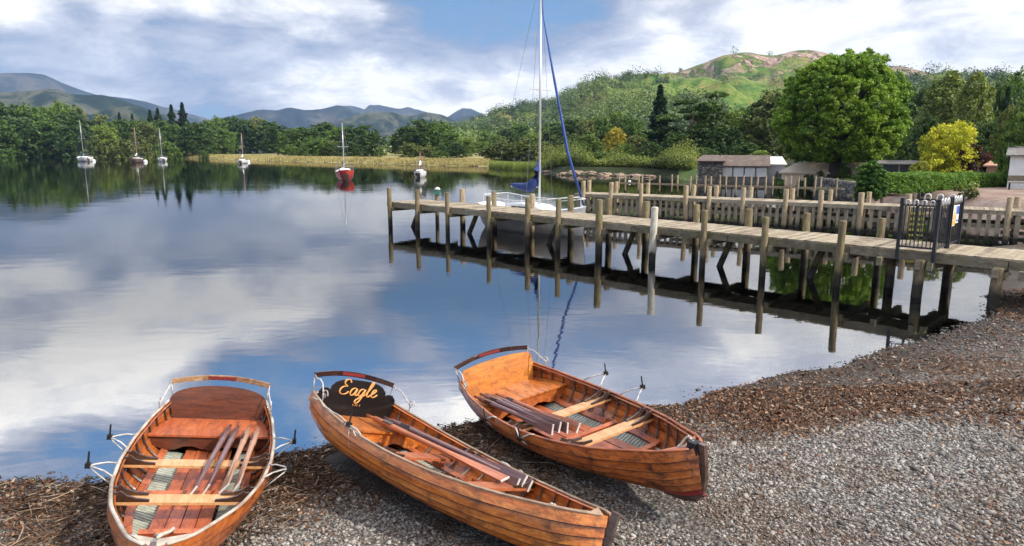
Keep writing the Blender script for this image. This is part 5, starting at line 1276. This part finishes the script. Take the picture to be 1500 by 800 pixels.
def redzone(x,y):
    """share of leaf litter: bands along the water's edge and patches"""
    s=sdist(x,y); n=fbm(x*.55,y*.55,4,41)+.25*fbm(x*3,y*3,2,43)
    left=np.clip((.9-x)/1.2,0,1)
    band=np.exp(-(np.maximum(s-.9,0)/(1.5-.5*left))**2)*(.75+.2*left)
    return np.clip(band*.95+n*1.7-.12,.0,1)
def m_peb(b,p):
    a=b.n('ShaderNodeAttribute',attribute_name='rnd').outputs['Fac']
    c=b.ramp(a,[(0,(.05,.045,.04)),(.2,(.14,.125,.11)),(.45,(.26,.235,.205)),(.62,(.35,.32,.285)),(.78,(.48,.45,.405)),(.82,(.30,.17,.10)),(.92,(.20,.10,.06)),(1,(.60,.57,.52))])
    n=b.noise(wpos(b),60,3,.6); c=b.mix(b.mr(n,.35,.65,0,.4),c,(.10,.09,.08))
    n2=b.noise(wpos(b),.9,4,.65,.4); c=b.mix(b.mr(n2,.48,.66,0,.55),c,(.15,.105,.075))
    sp=b.n('ShaderNodeSeparateXYZ'); b.l(wpos(b),sp.inputs[0]); wet=b.mr(sp.outputs[2],.03,.09,.75,0)
    b.l(b.mix(wet,c,(.03,.025,.02)),p.inputs['Base Color']); b.l(b.mr(wet,0,.75,.75,.25),p.inputs['Roughness'])
M_PEB=mat('pebble_stone',None,.75,0,0,m_peb,spec=.35)
def pebbles():
    rs=np.random.RandomState(8); bm_=bmesh.new(); bmesh.ops.create_icosphere(bm_,subdivisions=1,radius=1); bv=np.array([v.co[:] for v in bm_.verts]); bf=np.array([[v.index for v in f.verts] for f in bm_.faces]); bm_.free()
    X=[];Y=[];Z=[]; 
    for (n,a) in ((230000,(-7,9.5,3.2,9.2)),(90000,(0,17,5,16.5))):
        x,y,z=scatter_mask(n,rs,*a,zmin=-.06); X.append(x);Y.append(y);Z.append(z)
    x,y,z=map(np.concatenate,(X,Y,Z)); d=np.hypot(x,y)
    keep=(rs.uniform(size=len(x))>redzone(x,y)*.72)&((y>4.0)|(np.abs(x)<9)); x,y,z,d=x[keep],y[keep],z[keep],d[keep]; N=len(x)
    s=(.0065+.017*rs.uniform(size=N)**3.)*(.72+.045*np.clip(d,4,16)); s*=np.where(rs.uniform(size=N)<.03,1.9,1)*(1+.5*fbm(x*.8,y*.8,3,51))
    ang=rs.uniform(0,6.28,N); ax=rs.uniform(.75,1.35,N); ay=rs.uniform(.6,1.,N); az=rs.uniform(.35,.65,N)
    P=bv[None]*(1+rs.uniform(-.16,.16,(N,len(bv),1))); P=P*np.stack([ax,ay,az],1)[:,None]*s[:,None,None]
    t1=rs.normal(0,.25,N); P[...,2]+=P[...,0]*t1[:,None]
    c,s_=np.cos(ang)[:,None],np.sin(ang)[:,None]; Px=P[...,0]*c-P[...,1]*s_; Py=P[...,0]*s_+P[...,1]*c
    V=np.stack([Px+x[:,None],Py+y[:,None],P[...,2]+(z+s*.25)[:,None]],-1).reshape(-1,3)
    F=(bf[None]+(np.arange(N)*len(bv))[:,None,None]).reshape(-1,3)
    r=rs.uniform(size=N)*.8; q=rs.uniform(size=N); rz_=redzone(x,y); r=np.where(q<.02,.97,r); r=np.where((q>.02)&(q<.05+.55*rz_),rs.uniform(.82,.93,N),r); r=np.where((q>.6)&(rs.uniform(size=N)<rz_*.8),r*.35,r)
    o=npmesh('pebbles',V,F,M_PEB,smooth=True,attr=np.repeat(r,len(bv))); tag(o,'grey and brown pebbles covering the beach','pebbles',kind='stuff')
pebbles()
def litter():
    rs=np.random.RandomState(9); X=[];Y=[];Z=[]
    for n,a in ((260000,(-7,8,3.2,9.8)),(120000,(0,17,5,17))):
        x,y,z=scatter_mask(n,rs,*a,zmin=.0); q=rs.uniform(size=len(x))<redzone(x,y)*.8+.015; X.append(x[q]);Y.append(y[q]);Z.append(z[q])
    x,y,z=map(np.concatenate,(X,Y,Z)); N=len(x); d=np.hypot(x,y)
    L=(.008+.022*rs.uniform(size=N)**2)*(.8+.05*d); w=L*rs.uniform(.22,.6,N); a=rs.uniform(0,6.28,N); ti=rs.normal(0,.5,N); tj=rs.normal(0,.5,N)
    C=np.stack([x,y,z+.012+.022*rs.uniform(size=N)],1); u=np.stack([np.cos(a),np.sin(a),ti],1); v=np.stack([-np.sin(a),np.cos(a),tj],1)
    V=np.stack([C-u*L[:,None],C-v*w[:,None]+[0,0,.004],C+u*L[:,None],C+v*w[:,None]+[0,0,.004]],1).reshape(-1,3)
    def fn(b,p):
        at=b.n('ShaderNodeAttribute',attribute_name='rnd').outputs['Fac']; b.l(b.ramp(at,[(0,(.03,.018,.012)),(.4,(.10,.045,.022)),(.75,(.17,.085,.045)),(.93,(.30,.19,.12)),(1,(.45,.38,.28))]),p.inputs['Base Color'])
    o=npmesh('leaf_litter',V,np.arange(4*N).reshape(-1,4),mat('dead_leaves',None,.8,0,0,fn,spec=.2),attr=np.repeat(rs.uniform(size=N),4)); tag(o,'brown leaf litter washed up on the pebbles','leaf litter',kind='stuff')
litter()
def twigs():
    rs=np.random.RandomState(10); x,y,z=scatter_mask(60000,rs,-7,2.6,3.4,9.6,zmin=.0)
    q=rs.uniform(size=len(x))<np.clip(redzone(x,y)*1.1,0,1)*np.clip((2.2-x)/2.0,.0,1)*.42; x,y,z=x[q],y[q],z[q]; x2,y2,z2=scatter_mask(5000,rs,2,12,6,13,zmin=.0); q=rs.uniform(size=len(x2))<redzone(x2,y2)*.25
    x=np.concatenate([x,x2[q]]);y=np.concatenate([y,y2[q]]);z=np.concatenate([z,z2[q]]); N=len(x)
    L=.04+.20*rs.uniform(size=N)**2.5; L*=np.where(rs.uniform(size=N)<.015,2.6,1); a=rs.normal(.25,.75,N); r=(.0022+.0045*rs.uniform(size=N)**2)*(1+L*1.2)
    u=np.stack([np.cos(a),np.sin(a),rs.normal(0,.08,N)],1); C=np.stack([x,y,z+.016+.03*rs.uniform(size=N)],1); n=np.stack([-np.sin(a),np.cos(a),0*a],1)
    bend=rs.normal(0,.12,N)*L; V=[]
    for f,k in ((-1,.8),(-.3,1),(.4,.8),(1,.4)):
        c=C+u*(L*f)[:,None]+n*(bend*(f*f-.4))[:,None]
        for t in (0,2.094,4.189): V.append(c+n*(r*k*math.cos(t))[:,None]+np.array([0,0,1.])*(r*k*math.sin(t))[:,None])
    V=np.stack(V,1).reshape(-1,3); base=[]
    for s_ in range(3):
        for j in range(3): base.append((s_*3+j,s_*3+(j+1)%3,s_*3+3+(j+1)%3,s_*3+3+j))
    F=(np.array(base)[None]+(np.arange(N)*12)[:,None,None]).reshape(-1,4)
    def fn(b,p):
        at=b.n('ShaderNodeAttribute',attribute_name='rnd').outputs['Fac']; b.l(b.ramp(at,[(0,(.025,.016,.012)),(.45,(.09,.05,.03)),(.8,(.22,.14,.09)),(.95,(.40,.31,.22)),(1,(.55,.50,.42))]),p.inputs['Base Color'])
    o=npmesh('driftwood_twigs',V,F,mat('twig_wood',None,.8,0,0,fn,spec=.25),attr=np.repeat(rs.uniform(size=N),12)); tag(o,'tangled dark twigs washed up between the boats','twigs',kind='stuff'); print('TW',N)
twigs()
# ------------------------------------------------------------ air
def haze():
    k=MB(); k.box((0,2300,310),(13000,6200,640)); m=bpy.data.materials.new('haze_air'); m.use_nodes=True; nt=m.node_tree; nt.nodes.clear()
    v=nt.nodes.new('ShaderNodeVolumePrincipled'); v.inputs['Color'].default_value=(.45,.66,1,1); v.inputs['Density'].default_value=.000085; v.inputs['Anisotropy'].default_value=.0
    o=nt.nodes.new('ShaderNodeOutputMaterial'); nt.links.new(v.outputs[0],o.inputs['Volume'])
    tag(k.build('haze',m),'thin blue air haze over the lake and mountains','haze',kind='stuff')
haze()
